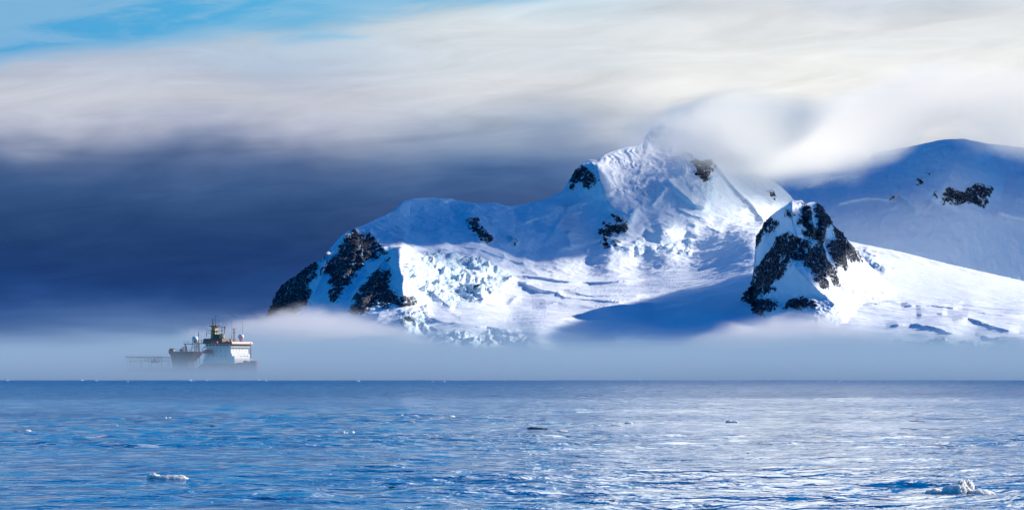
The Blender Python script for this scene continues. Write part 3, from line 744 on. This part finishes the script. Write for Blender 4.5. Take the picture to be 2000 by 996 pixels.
for x, y, zt in ((24.5, 4, 35.2), (34.2, 2, 35.2)):
    a_ = MB(); a_.bar((x, y, 22.4), (x, y, 26), .16, 6).bar((x, y, 26), (x, y, zt), .1, 5, .05); a_.build('whip_aerial', M_DARK, ship)
# satellite domes
r1 = MB(); r1.ball((31.2, 4.6, 25.6), 1.75); dome = r1.build('satellite_dome', M_DOME, ship, True)
r1 = MB(); r1.bar((31.2, 4.6, 22.5), (31.2, 4.6, 24.1), .9, 12); r1.build('pedestal', M_WHITE, dome)
for p_, r_q in (((32.2, -6, 23.1), .5), ((34.4, -4, 23.1), .45), ((29.8, -6, 23.1), .3)): MB().ball(p_, r_q, u=10, v_=8).bar((p_[0], p_[1], 22.5), p_, .12).build('deck_light', M_DOME, ship)
# foremast on the bow
f1 = MB(); f1.bar((42.2, 0, 10.4), (42.2, 0, 21.6), .25, 6, .16)
for k in range(9): f1.bar((41.5, 0, 11+k*1.1), (43.0, 0, 11.5+k*1.1), .08, 4)
f1.bar((41.0, 0, 15.6), (43.6, 0, 15.6), .1); f1.ball((42.2, 0, 21.7), .35, u=8, v_=6)
f1.build('foremast', M_RED, ship)
w1 = MB(); w1.box(37.5, 40, -1.5, 1.5, 10.3, 11.6, .2, .2, .1).bar((44, -1.4, 11.1), (44, 1.4, 11.1), .5, 10); w1.build('windlass', M_RUST, ship)
# aft house with boat deck, ribs, bow-shaped platform and dome on lattice legs
ab = MB()
ab.loft([[(x1, -w_, z), (x1, w_, z), (x0, w_, z), (x0, -w_, z)] for z, x0, x1, w_ in ((6.6, -9.5, -3.5, 3.0), (11.0, -10.0, -3.0, 3.2), (14.5, -12.0, 0.8, 4.2), (15.8, -12.5, 1.8, 4.6), (17.0, -12.5, 2.2, 4.8))])
aft = ab.build('aft_house', M_RUST, ship)
ab = MB()
for x in np.arange(-11.5, 2, 1.5): ab.bar((x, -4.7, 17), (x, -4.7, 18.0 + (0.8 if -8 < x < -3 else 0)), .12, 4)
ab.bar((-11.5, -4.7, 18), (1.5, -4.7, 18), .07, 4)
for x, h_ in ((-8.6, 19.0), (-7.2, 19.8), (-5.6, 21.3), (-4.6, 20.2)): ab.bar((x, -3, 17), (x, -3, h_), .35, 8)
ab.box(-7.2, -1.8, -2.5, 1.5, 21.3, 21.7); ab.bar((-7, -2.4, 21.7), (-7, -2.4, 23.2), .08, 4).bar((-4.4, -2.4, 21.7), (-4.4, -2.4, 23.0), .08, 4).bar((-7, -2.4, 22.8), (-2, -2.4, 22.8), .06, 4)
ab.build('deck_gear', M_DARK, aft)
lg = MB()
for sx in (-1, 1):
    for sy in (-1, 1): lg.bar((-.5+sx*1.7, sy*1.7, 17), (-.5+sx*.9, sy*.9, 22.2), .16)
for sx in (-1, 1): lg.bar((-.5-1.5, sx*1.5, 18.3), (-.5+1.2, sx*1.2, 20.6), .1).bar((-.5+1.5, sx*1.5, 18.3), (-.5-1.2, sx*1.2, 20.6), .1)
lg.box(-2, 1, -1.4, 1.4, 22.2, 22.5); lg.build('lattice_stand', M_RUST, ship)
r2 = MB(); r2.ball((-.4, 0, 24.3), 1.95); r2.build('satellite_dome', M_DOME, ship, True)
p2 = MB(); p2.bar((2.3, 0, 17), (2.3, 0, 28.4), .22, 6, .12).ball((2.3, 0, 26.9), .4, u=8, v_=6).ball((2.3, 0, 28.4), .3, u=8, v_=6); p2.build('aft_pole', M_DARK, ship)
# deck crane with its big reel at the stern side of the house
cr = MB(); cr.loft([[(x0+a_, -b_-2, z), (x0+a_, b_-2, z), (x0-a_, b_-2, z), (x0-a_, -b_-2, z)] for z, x0, a_, b_ in ((6.6, -12.5, 1.6, 1.6), (12.5, -14.6, 1.5, 1.5), (15.5, -15.8, 1.3, 1.3))])
cr.bar((-16, -2, 15.4), (-5, -2, 16.9), .5).bar((-16, -2, 14.0), (-11.5, -2, 15.6), .3).ball((-9.4, -2, 17.8), 1.0, 1, 1, 1, 10, 8)
crane = cr.build('crane', M_RUST, ship)
cr = MB(); cr.bar((-16.4, -3.2, 16.9), (-16.4, -.8, 16.9), 2.0, 24).bar((-16.4, -3.6, 16.9), (-16.4, -3.2, 16.9), 1.2, 16).bar((-19.3, -2, 16.9), (-17, -2, 16.9), .12); cr.build('cable_reel', M_DARK, crane)
# flight deck on lattice framing over the stern
hd = MB(); hd.box(-47.5, -19.5, -8.5, 8.5, 13.3, 13.75); fd = hd.build('flight_deck', M_DARK, ship)
hd = MB()
xs = np.arange(-46.5, -19.4, 2.7)
for i, x in enumerate(xs):
    for y in (-8.3, 8.3):
        hd.bar((x, y, 11.2), (x, y, 13.3), .12, 4)
        if i+1 < len(xs): hd.bar((x, y, 11.2), (xs[i+1], y, 13.3), .09, 4)
        if i % 3 == 1: hd.bar((x, y, 6.4), (x, y, 11.2), .2, 6)
    hd.bar((x, -8.3, 11.2), (x, 8.3, 11.2), .1, 4); hd.bar((x, -8.6, 13.7), (x, -9.8, 14.6), .06, 4)
for y in (-8.3, 8.3): hd.bar((xs[0], y, 11.2), (xs[-1], y, 11.2), .12, 4)
hd.build('lattice_frame', M_RUST, fd)
hd = MB(); hd.bar((-47, -9.7, 14.5), (-20, -9.7, 14.5), .06, 4); hd.build('safety_net', M_DARK, fd)
ob = MB(); ob.loft([[(x, -8.9+b_*math.cos(k*math.pi/6), 10.9+h_*math.sin(k*math.pi/6)) for k in range(12)] for x, b_, h_ in ((-27.6, .3, .2), (-27, .9, .7), (-24.5, 1.1, .9), (-21.8, .8, .7), (-20.6, .2, .2))]).box(-25.5, -23.6, -9.5, -8.4, 11.5, 12.6, .2, .1, .1)
ob.build('workboat', M_ORANGE, ship)

# ------------------------------------------------------------------ floating ice
def mat_ice(name, a, b, rough, dirt=0.0, sss=0.0):
    m = bpy.data.materials.new(name); m.use_nodes = True; t = NT(m.node_tree); t.n.clear()
    p = t.new('ShaderNodeTexCoord').outputs['Object']
    c = t.mix(t.ss(t.noise(p, 2.2, 6.0, 0.6), 0.38, 0.62), a, b)
    if dirt: c = t.mix(t.m('MULTIPLY', t.ss(t.noise(p, 1.1, 4.0, 0.6), 0.52, 0.62), dirt), c, (0.05, 0.06, 0.08))
    bs = t.new('ShaderNodeBsdfPrincipled'); t.l.new(c, bs.inputs['Base Color']); bs.inputs['Roughness'].default_value = rough
    bs.inputs['IOR'].default_value = 1.31
    bs.inputs['Subsurface Weight'].default_value = sss; bs.inputs['Subsurface Scale'].default_value = 0.6
    bs.inputs['Subsurface Radius'].default_value = (0.8, 0.9, 1.0)
    bp = t.new('ShaderNodeBump'); bp.inputs['Distance'].default_value = 0.05; bp.inputs['Strength'].default_value = 0.9
    t.l.new(t.noise(p, 7.0, 4.0, 0.6), bp.inputs['Height']); t.l.new(bp.outputs[0], bs.inputs['Normal'])
    o = t.new('ShaderNodeOutputMaterial'); t.l.new(bs.outputs[0], o.inputs['Surface'])
    return m
I_WHITE = mat_ice('white_ice', (0.93, 0.94, 0.95), (0.84, 0.90, 0.94), 0.35, 0.0, 0.7)
I_GREY = mat_ice('grey_clear_ice', (0.62, 0.66, 0.70), (0.90, 0.91, 0.91), 0.3, 0.25, 0.6)
I_DARK = mat_ice('dark_clear_ice', (0.03, 0.045, 0.07), (0.10, 0.13, 0.17), 0.15, 0.3)

def ice_lump(bm_, c, rx, ry, rz, seed, rough_=0.35, spikes=0.0, sub=4, flat=1.0):
    ret = bmesh.ops.create_icosphere(bm_, subdivisions=sub, radius=1.0)['verts']
    co = np.array([v.co for v in ret]); x, y, z = co.T
    h = 1 + rough_*fbm(x*1.6+seed, y*1.6, z*1.6, 4, seed, 0.6, True) + 0.25*fbm(x*0.9, y*0.9+seed, z, 2, seed+3)
    if spikes: h = h + spikes*np.maximum(0, fbm(x*3.2+seed, y*3.2, z*0.8, 3, seed+7, 0.6, True))*np.maximum(z, 0)
    zz = np.sign(z)*np.abs(z)**flat
    for v, k, q in zip(ret, h, zz): v.co = Vector((c[0] + v.co.x*k*rx, c[1] + v.co.y*k*ry, c[2] + q*k*rz))
def ice_piece(px, py, wpx, label, kind='white', hr=0.25, lumps=None, seed=None, group=None, spikes=0.0, name='ice_floe', cat='ice floe', sub=4, flat=1.0, depthr=0.7):
    D = CAM_Z*F/(py-HY); mpp = D/F; W = wpx*mpp/2
    b = bmesh.new(); seed = seed or int(px)
    for (dx, wx_, hz_, sp) in (lumps or [(0, 1.0, hr, spikes)]):
        ice_lump(b, (dx*W, 0.15*math.sin(dx*9+seed)*W, 0.0), W*wx_, W*wx_*depthr, 2.5*W*hz_, seed+int(dx*50), 0.3, sp, sub, flat)
    me = bpy.data.meshes.new(name); b.to_mesh(me); b.free()
    me.materials.append({'white': I_WHITE, 'grey': I_GREY, 'dark': I_DARK}[kind])
    for p in me.polygons: p.use_smooth = sub > 3
    o = bpy.data.objects.new(name, me); sc.collection.objects.link(o)
    o.location = at(px, py, D, 0.02); o.rotation_euler = (0, 0, 0.3*math.sin(seed))
    prop(o, label, cat, group); return o
# growler at lower right: low lump, humped body with spiky crown, ragged tail
ice_piece(1876, 967, 132, 'largest chunk of grey and white ice with a jagged crown at lower right', 'grey',
          lumps=[(-0.78, 0.22, 0.065, 0.2), (-0.62, 0.16, 0.05, 0.2), (-0.14, 0.42, 0.105, 0.2), (-0.02, 0.26, 0.095, 0.5), (0.02, 0.14, 0.115, 0.8), (0.26, 0.12, 0.10, 1.1), (0.5, 0.32, 0.05, 0.7), (0.82, 0.16, 0.03, 0.5)], seed=31, name='growler', cat='ice chunk', sub=5)
ice_piece(325, 937, 78, 'flat white slab of ice floating at lower left', 'white', lumps=[(0.12, 0.84, 0.075, 0.0), (-0.64, 0.30, 0.10, 0.3), (0.3, 0.55, 0.085, 0), (0.74, 0.24, 0.08, 0)], seed=12, sub=5, flat=0.6, depthr=0.6)
ice_piece(681, 849, 27, 'small white ice piece with two raised horns left of centre', 'white', lumps=[(-0.72, 0.24, 0.17, 0.3), (-0.35, 0.25, 0.11, 0.2), (0.0, 0.98, 0.06, 0), (0.1, 0.5, 0.07, 0), (0.6, 0.30, 0.17, 0.3)], seed=15)
ice_piece(698, 857, 15, 'tiny grey ice piece just below the two horned white piece', 'grey', hr=0.10, seed=3)
ice_piece(854, 860, 40, 'long low dark ice floe in the middle distance left of centre', 'dark', hr=0.075, lumps=[(0, 1, 0.06, .2), (.35, .4, .09, .3), (-.4, .4, .08, .3)], seed=21)
ice_piece(53, 843, 14, 'small rounded white ice lump nearest the left edge', 'white', hr=0.2, seed=41)
ice_piece(31, 843, 12, 'low dark ice sliver beside the white lump at the left edge', 'dark', hr=0.07, seed=42)
ice_piece(258, 840, 18, 'low dark ice sliver on the open water at left', 'dark', hr=0.08, seed=43)
ice_piece(228, 831, 5, 'tiny white ice bit left of the dark sliver', 'white', hr=0.3, seed=44, sub=3)
ice_piece(288, 844, 4, 'tiny white ice bit right of the dark sliver', 'white', hr=0.3, seed=45, sub=3)
ice_piece(328, 817, 12, 'small white ice bits farther out above the dark ice streak', 'white', hr=0.12, lumps=[(-.7, .3, .16, .2), (.6, .4, .14, .2)], seed=46)
ice_piece(327, 826, 10, 'small dark ice streak under the white bits at left', 'dark', hr=0.08, seed=47, sub=3)
ice_piece(415, 832, 12, 'small dark ice streak left of centre far from other ice', 'dark', hr=0.08, seed=48, sub=3)
ice_piece(435, 811, 16, 'thin line of dark ice below the ship', 'dark', hr=0.05, seed=49, sub=3)
ice_piece(1050, 837, 44, 'long thin dark ice streak just right of centre', 'dark', lumps=[(-.75, .2, .03, .3), (-.45, .25, .05, .3), (-.1, .2, .04, .3), (.3, .3, .03, .3), (.75, .2, .02, .3)], seed=51)
ice_piece(1098, 842, 19, 'small white ice floe right of the long dark streak', 'white', hr=0.08, seed=52)
ice_piece(1073, 841, 18, 'thin grey ice floe between dark streak and white floe', 'grey', hr=0.05, seed=53)
ice_piece(785, 813, 7, 'tiny upright white ice bit left of the centre line', 'white', hr=0.35, seed=54, sub=3)
ice_piece(810, 813, 16, 'low whitish ice piece next to the upright bit', 'grey', hr=0.12, seed=55)
ice_piece(803, 824, 14, 'low grey ice piece nearer than the upright bit', 'grey', hr=0.08, seed=56)
ice_piece(836, 818, 15, 'dark ice streak between two pale pieces near centre', 'dark', hr=0.06, seed=57)
ice_piece(881, 814, 15, 'pale ice piece with a dark streak below it near centre', 'white', hr=0.12, seed=58)
ice_piece(881, 822, 10, 'short dark streak of ice under the pale piece', 'dark', hr=0.08, seed=59, sub=3)
ice_piece(950, 815, 8, 'tiny pale ice bit straight ahead of the view', 'white', hr=0.2, seed=60, sub=3)
ice_piece(964, 827, 8, 'tiny grey ice bit nearer and right of the pale bit', 'grey', hr=0.2, seed=61, sub=3)
ice_piece(1001, 833, 10, 'tiny white ice bit left of the long dark streak', 'white', hr=0.14, seed=62, sub=3)
ice_piece(1061, 821, 10, 'small dark ice streak beyond the long dark one', 'dark', hr=0.08, seed=63, sub=3)
ice_piece(1166, 831, 12, 'low grey ice piece left of a longer pale floe', 'grey', hr=0.07, seed=64)
ice_piece(1206, 831, 22, 'long pale low ice floe right of centre', 'grey', hr=0.06, seed=65)
ice_piece(1228, 827, 14, 'white knobbly ice piece behind the long pale floe', 'white', hr=0.14, seed=66)
ice_piece(1430, 825, 24, 'pale broken ice piece in the bright reflection', 'grey', hr=0.12, lumps=[(-.5, .5, .12, .5), (.3, .6, .08, .6), (.8, .2, .06, .2)], seed=67)
ice_piece(1741, 815, 13, 'small white ice hump far out at right', 'white', hr=0.16, seed=68)
ice_piece(1791, 823, 28, 'thin dark broken ice line below the small white hump', 'dark', hr=0.05, lumps=[(-.6, .4, .03, .2), (0, .4, .05, .2), (.6, .4, .03, .2)], seed=69)
for px, py, w_ in ((1768, 836.4, 18), (1786, 837.5, 12), (1802, 837.2, 16), (1824, 838.4, 20), (1848, 838.8, 22), (1868, 838.2, 10), (1886, 839.3, 16), (1902, 838.9, 8)):
    ice_piece(px, py, w_, 'thin dark ice strip in the long broken line at right', 'dark', hr=0.03, depthr=1.6, seed=int(px), group='long broken line of dark ice at right')
for px, py, w_ in ((1950, 826.0, 9), (1962, 826.8, 12), (1978, 826.2, 8), (1991, 827.0, 12)):
    ice_piece(px, py, w_, 'low dark ice bit in the string by the right edge', 'dark', hr=0.04, depthr=1.4, seed=int(px), group='string of dark ice by the right edge', sub=3)
ice_piece(1610, 858, 15, 'small dark ice hump right of the bright reflection', 'dark', hr=0.12, seed=72)
ice_piece(1647, 866, 5, 'dark ice speck beside the small dark hump', 'dark', hr=0.2, seed=73, sub=3)
ice_piece(768, 953, 14, 'small dark ice lump in the near water at centre left', 'dark', hr=0.16, seed=74)
ice_piece(1128, 893, 11, 'dark ice bit in the near water right of centre', 'dark', hr=0.16, seed=75)
ice_piece(1196, 978, 12, 'dark low ice bit closest to the bottom edge', 'dark', hr=0.1, seed=76)
ice_piece(1035, 888, 6, 'white ice speck in the near water at centre', 'white', hr=0.25, seed=77, sub=3)
ice_piece(1461, 887, 4, 'dark speck of ice in the bright water', 'dark', hr=0.4, seed=78, sub=3)
# line of small brash ice at the edge of the fog
for k, px in enumerate([15, 84, 105, 122, 126, 160, 188, 216, 228, 250, 258, 288, 292, 346, 372, 378, 404, 412, 470, 505, 520, 548, 575, 610, 668, 700, 760, 845, 868, 898, 930, 985, 1026, 1120, 1250, 1395, 1500, 1640, 1735, 1880]):
    ice_piece(px, 741.9 + 4.0*rng.random()**1.5, 2.4 + 3.6*rng.random()**2, 'white brash ice bit in the line along the fog edge', 'white', hr=0.16+0.15*rng.random(), seed=100+k, group='brash ice along the edge of the fog', name='brash_ice', cat='brash ice', sub=2)


# ------------------------------------------------------------------ clouds and fog
def vol_mat(name, density, color, aniso=0.0, step=1.0, build=None):
    m = bpy.data.materials.new(name); m.use_nodes = True; t = NT(m.node_tree); t.n.clear()
    v = t.new('ShaderNodeVolumePrincipled')
    v.inputs['Color'].default_value = (*color, 1); v.inputs['Anisotropy'].default_value = aniso
    v.inputs['Density'].default_value = density
    if build: t.l.new(build(t), v.inputs['Density'])
    o = t.new('ShaderNodeOutputMaterial'); t.l.new(v.outputs[0], o.inputs['Volume'])
    m.cycles.homogeneous_volume = build is None
    m.cycles.volume_step_rate = step
    return m

def shade_cloud(pts, depth, t_, thick, sigma, label, seed):
    """an unseen cloud added towards the sun, just outside the picture, shaped to shade the slopes pts"""
    D = tps(depth, np.array([p[0] for p in pts], float), np.array([p[1] for p in pts], float), 1e-4)
    Q = [Vector(((x-1000)/F*d_, d_, CAM_Z+(HY-y)/F*d_)) + S*t_ for (x, y), d_ in zip(pts, D)]
    c = sum(Q, Vector())/len(Q)
    e1 = S.cross(Vector((0, 0, 1))).normalized(); e2_ = e1.cross(S).normalized()
    n = 72; ang_ = np.linspace(0, 2*np.pi, n, endpoint=False)
    P2 = [((q-c).dot(e1), (q-c).dot(e2_)) for q in Q]
    rad = []
    for a in ang_:                       # star-shaped outline
        dx, dy = math.cos(a), math.sin(a); best = 0
        for i in range(len(P2)):
            x0, y0 = P2[i]; x1, y1 = P2[(i+1) % len(P2)]
            den = dx*(y1-y0) - dy*(x1-x0)
            if abs(den) < 1e-9: continue
            r = (x0*(y1-y0) - y0*(x1-x0))/den; u = (x0*dy - y0*dx)/den
            if -1e-6 <= u <= 1+1e-6 and r > best: best = r
        rad.append(best)
    rad = np.array(rad)
    rows = []
    nlat = 24
    for k in range(nlat+1):
        ph = -math.pi/2 + math.pi*k/nlat
        rr = math.cos(ph)**0.8 if 0 < k < nlat else 0.0; hh = math.sin(ph)
        x = rad*rr*np.cos(ang_); y = rad*rr*np.sin(ang_)
        nz_ = 1 + 0.5*fbm(x/260+9*hh, y/260, 0*x+seed, 3, seed)
        z = hh*thick*nz_
        p = np.stack([c[i] + e1[i]*x + e2_[i]*y + S[i]*z for i in range(3)], -1)
        rows.append(np.concatenate([p, p[:1]], 0))
    m = vol_mat('shade_cloud_vapour', sigma, (1, 1, 1), 0.3)
    o = grid_mesh('cloud', np.stack(rows), {}, m)  # out-of-view shade caster, added and outlined for the shadow it throws
    bmm = bmesh.new(); bmm.from_mesh(o.data); bmesh.ops.remove_doubles(bmm, verts=bmm.verts, dist=0.01)
    bmesh.ops.recalc_face_normals(bmm, faces=bmm.faces); bmm.to_mesh(o.data); bmm.free()
    prop(o, label, 'cloud', kind='stuff')
    return o
shade_cloud([(640,455),(700,400),(800,370),(1000,380),(1130,350),(1200,400),(1210,450),(1170,490),(1080,508),(1000,503),(930,478),(860,474),(830,490),(785,486),(740,500)], A_PTS, 2600, 170, 0.02, 'unseen cloud added right of the view to shade the upper snow slopes', 3)
shade_cloud([(1500,345),(1600,305),(1750,285),(1880,262),(2150,268),(2250,560),(2000,580),(1750,530),(1560,480),(1500,420),(1470,340)], B_PTS, 2200, 250, 0.02, 'unseen cloud added right of the view to shade the far mountain', 4)
shade_cloud([(1075,641),(1230,592),(1350,556),(1470,505),(1500,560),(1450,640),(1440,720),(1150,720),(980,700)], A_PTS, 2500, 120, 0.02, 'unseen cloud added right of the view to shade the foot of the glacier', 5)

# sea fog lying on the water round the ship and on to the foot of the mountain
def fog_density(t):
    geo = t.new('ShaderNodeNewGeometry'); pos = geo.outputs['Position']; p = t.sep(pos)
    z = p[2]
    base = t.m('MULTIPLY', t.m('EXPONENT', t.m('MULTIPLY', z, -1/4.0)), 0.10)
    n = t.noise(t.xyz(t.m('MULTIPLY', p[0], 1/300.0), t.m('MULTIPLY', p[1], 1/1500.0), t.m('MULTIPLY', z, 1/50.0)), 1.0, 4.0, 0.6, 0.6)
    # height of the fog: depends on where over the water one stands
    topz = t.curve(p[0], [(-1600, 28), (-1000, 36), (-700, 50), (-450, 66), (-250, 66), (-100, 60), (250, 55), (440, 60), (640, 60), (780, 40), (1100, 28), (1600, 28)], -1600, 1600, 0, 140)
    sc_ = t.m('MULTIPLY', t.lerp(p[1], 2400.0, 8450.0, 0.36, 0.95), topz)
    n2 = t.noise(t.xyz(t.m('MULTIPLY', p[0], 1/190.0), t.m('MULTIPLY', p[1], 1/900.0), t.m('MULTIPLY', z, 1/22.0)), 1.0, 5.0, 0.6, 0.8)
    hz = t.m('DIVIDE', z, t.m('MULTIPLY', sc_, t.lerp(n, 0.3, 0.7, 0.35, 1.65)))
    up = t.m('MULTIPLY', t.ss(hz, 1.4, 0.0), t.lerp(n2, 0.35, 0.65, 0.0006, 0.0030))
    d_ = t.m('ADD', base, up)
    return t.m('MULTIPLY', d_, t.ss(p[1], 2350.0, 2410.0, 0.0, 1.0))
def box(name, lo, hi, mat):
    bmm = bmesh.new(); bmesh.ops.create_cube(bmm, size=1.0)
    for v in bmm.verts: v.co = Vector([lo[i] + (v.co[i]+0.5)*(hi[i]-lo[i]) for i in range(3)])
    me = bpy.data.meshes.new(name); bmm.to_mesh(me); bmm.free(); me.materials.append(mat)
    o = bpy.data.objects.new(name, me); sc.collection.objects.link(o); return o
fm = vol_mat('fog_vapour', 1.0, (0.42, 0.57, 0.70), 0.0, 0.3, fog_density)  # dark blue-grey tint: cloud shade on the fog is put into the colour
prop(box('fog_bank', (-2200, 2345, -1), (2200, 8450, 150), fm), 'low sea fog lying on the water round the ship', 'fog', kind='stuff')

def cap_density(t):
    geo = t.new('ShaderNodeNewGeometry'); pos = geo.outputs['Position']; p = t.sep(pos)
    zz = p[2]
    n1 = t.noise(t.xyz(t.m('MULTIPLY_ADD', p[0], 1/300.0, 5.3), t.m('MULTIPLY_ADD', p[1], 1/500.0, 2.7), t.m('MULTIPLY', zz, 1/150.0)), 1.0, 6.0, 0.62, 0.7)
    nn = t.m('MULTIPLY', t.m('SUBTRACT', n1, 0.5), 180.0)
    def kk(x):
        k_ = 1.4
        for _ in range(12):
            q = min(1, max(0, ((x-1000)*k_ - 380)/1020)); k_ = (11250 + 1500*q*q*(3-2*q))/F
        return k_
    U = lambda x: (x-1000)*kk(x)
    bot = t.curve(p[0], [(U(900),(HY-150)*kk(900)),(U(1100),(HY-190)*kk(1100)),(U(1180),(HY-262)*kk(1180)),(U(1250),(HY-284)*kk(1250)),(U(1320),(HY-296)*kk(1320)),(U(1385),(HY-312)*kk(1385)),(U(1440),(HY-330)*kk(1440)),(U(1500),(HY-352)*kk(1500)),(U(1560),(HY-350)*kk(1560)),(U(1650),(HY-348)*kk(1650)),(U(1750),(HY-326)*kk(1750)),(U(1850),(HY-268)*kk(1850)),(U(1920),(HY-292)*kk(1920)),(U(2000),(HY-322)*kk(2000)),(U(2200),(HY-300)*kk(2200))], U(900), U(2200), 400, 1000)
    top = t.curve(p[0], [(U(x_), (HY-y_)*kk(x_)) for x_, y_ in ((900,262),(1150,255),(1250,236),(1330,218),(1400,208),(1480,204),(1560,206),(1650,190),(1740,160),(1830,138),(1900,150),(1960,145),(2200,150))], U(900), U(2200), 400, 1000)
    a = t.ss(t.m('SUBTRACT', t.m('ADD', zz, nn), bot), -5.0, 105.0)
    b = t.ss(t.m('SUBTRACT', top, t.m('ADD', zz, nn)), -40.0, 60.0)
    lf = t.ss(p[0], U(1140), U(1330), 0.0, 1.0)
    sh = t.ss(p[0], 380.0, 1400.0)
    yr = t.m('SUBTRACT', p[1], t.m('MULTIPLY', sh, 1500.0))
    ed = t.m('MULTIPLY', t.ss(yr, 10900.0, 11100.0), t.m('MULTIPLY', t.ss(t.m('ADD', yr, t.m('MULTIPLY', sh, 800.0)), 12450.0, 12000.0), t.ss(p[0], 600.0, 1200.0, 1.0, 0.65)))
    return t.m('MULTIPLY', t.m('MULTIPLY', a, b), t.m('MULTIPLY', t.m('MULTIPLY', lf, ed), 0.0062))
cm = vol_mat('cap_cloud_vapour', 1.0, (1, 0.98, 0.92), 0.45, 0.2, cap_density)
prop(box('cloud_cap', (50, 10890, 480), (1780, 13700, 960), cm), 'bright cloud rolling over the summit and the far mountain', 'cloud', kind='stuff')


def mist_density(t):
    geo = t.new('ShaderNodeNewGeometry'); pos = geo.outputs['Position']; p = t.sep(pos)
    z = p[2]
    n = t.noise(t.xyz(t.m('MULTIPLY', p[0], 1/150.0), t.m('MULTIPLY', p[1], 1/400.0), t.m('MULTIPLY', z, 1/60.0)), 1.0, 6.0, 0.6, 0.8)
    U = lambda x: (x-1000)*1.13
    V = lambda y: (HY-y)*1.13
    topz = t.curve(p[0], [(U(430),V(640)),(U(520),V(615)),(U(600),V(600)),(U(680),V(608)),(U(760),V(622)),(U(830),V(650)),(U(920),V(678)),(U(1150),V(690)),(U(1300),V(672)),(U(1400),V(640)),(U(1480),V(618)),(U(1580),V(616)),(U(1660),V(628)),(U(1740),V(672)),(U(1850),V(704)),(U(2100),V(708))], U(430), U(2100), 0, 160)
    h = t.m('SUBTRACT', t.m('ADD', topz, t.m('MULTIPLY', t.m('SUBTRACT', n, 0.5), 135.0)), z)
    a = t.ss(h, -6.0, 50.0)
    ed = t.m('MULTIPLY', t.ss(p[1], 8500.0, 8900.0), t.ss(p[1], 9950.0, 9700.0))
    return t.m('MULTIPLY', t.m('MULTIPLY', a, ed), 0.0060)
mm = vol_mat('mist_vapour', 1.0, (0.82, 0.83, 0.88), 0.2, 0.3, mist_density)  # paler than the sea fog: its sunlit look is put into the colour
prop(box('mist', (-700, 8480, -1), (1300, 9960, 190), mm), 'pale torn mist clinging to the foot of the mountain', 'mist', kind='stuff')
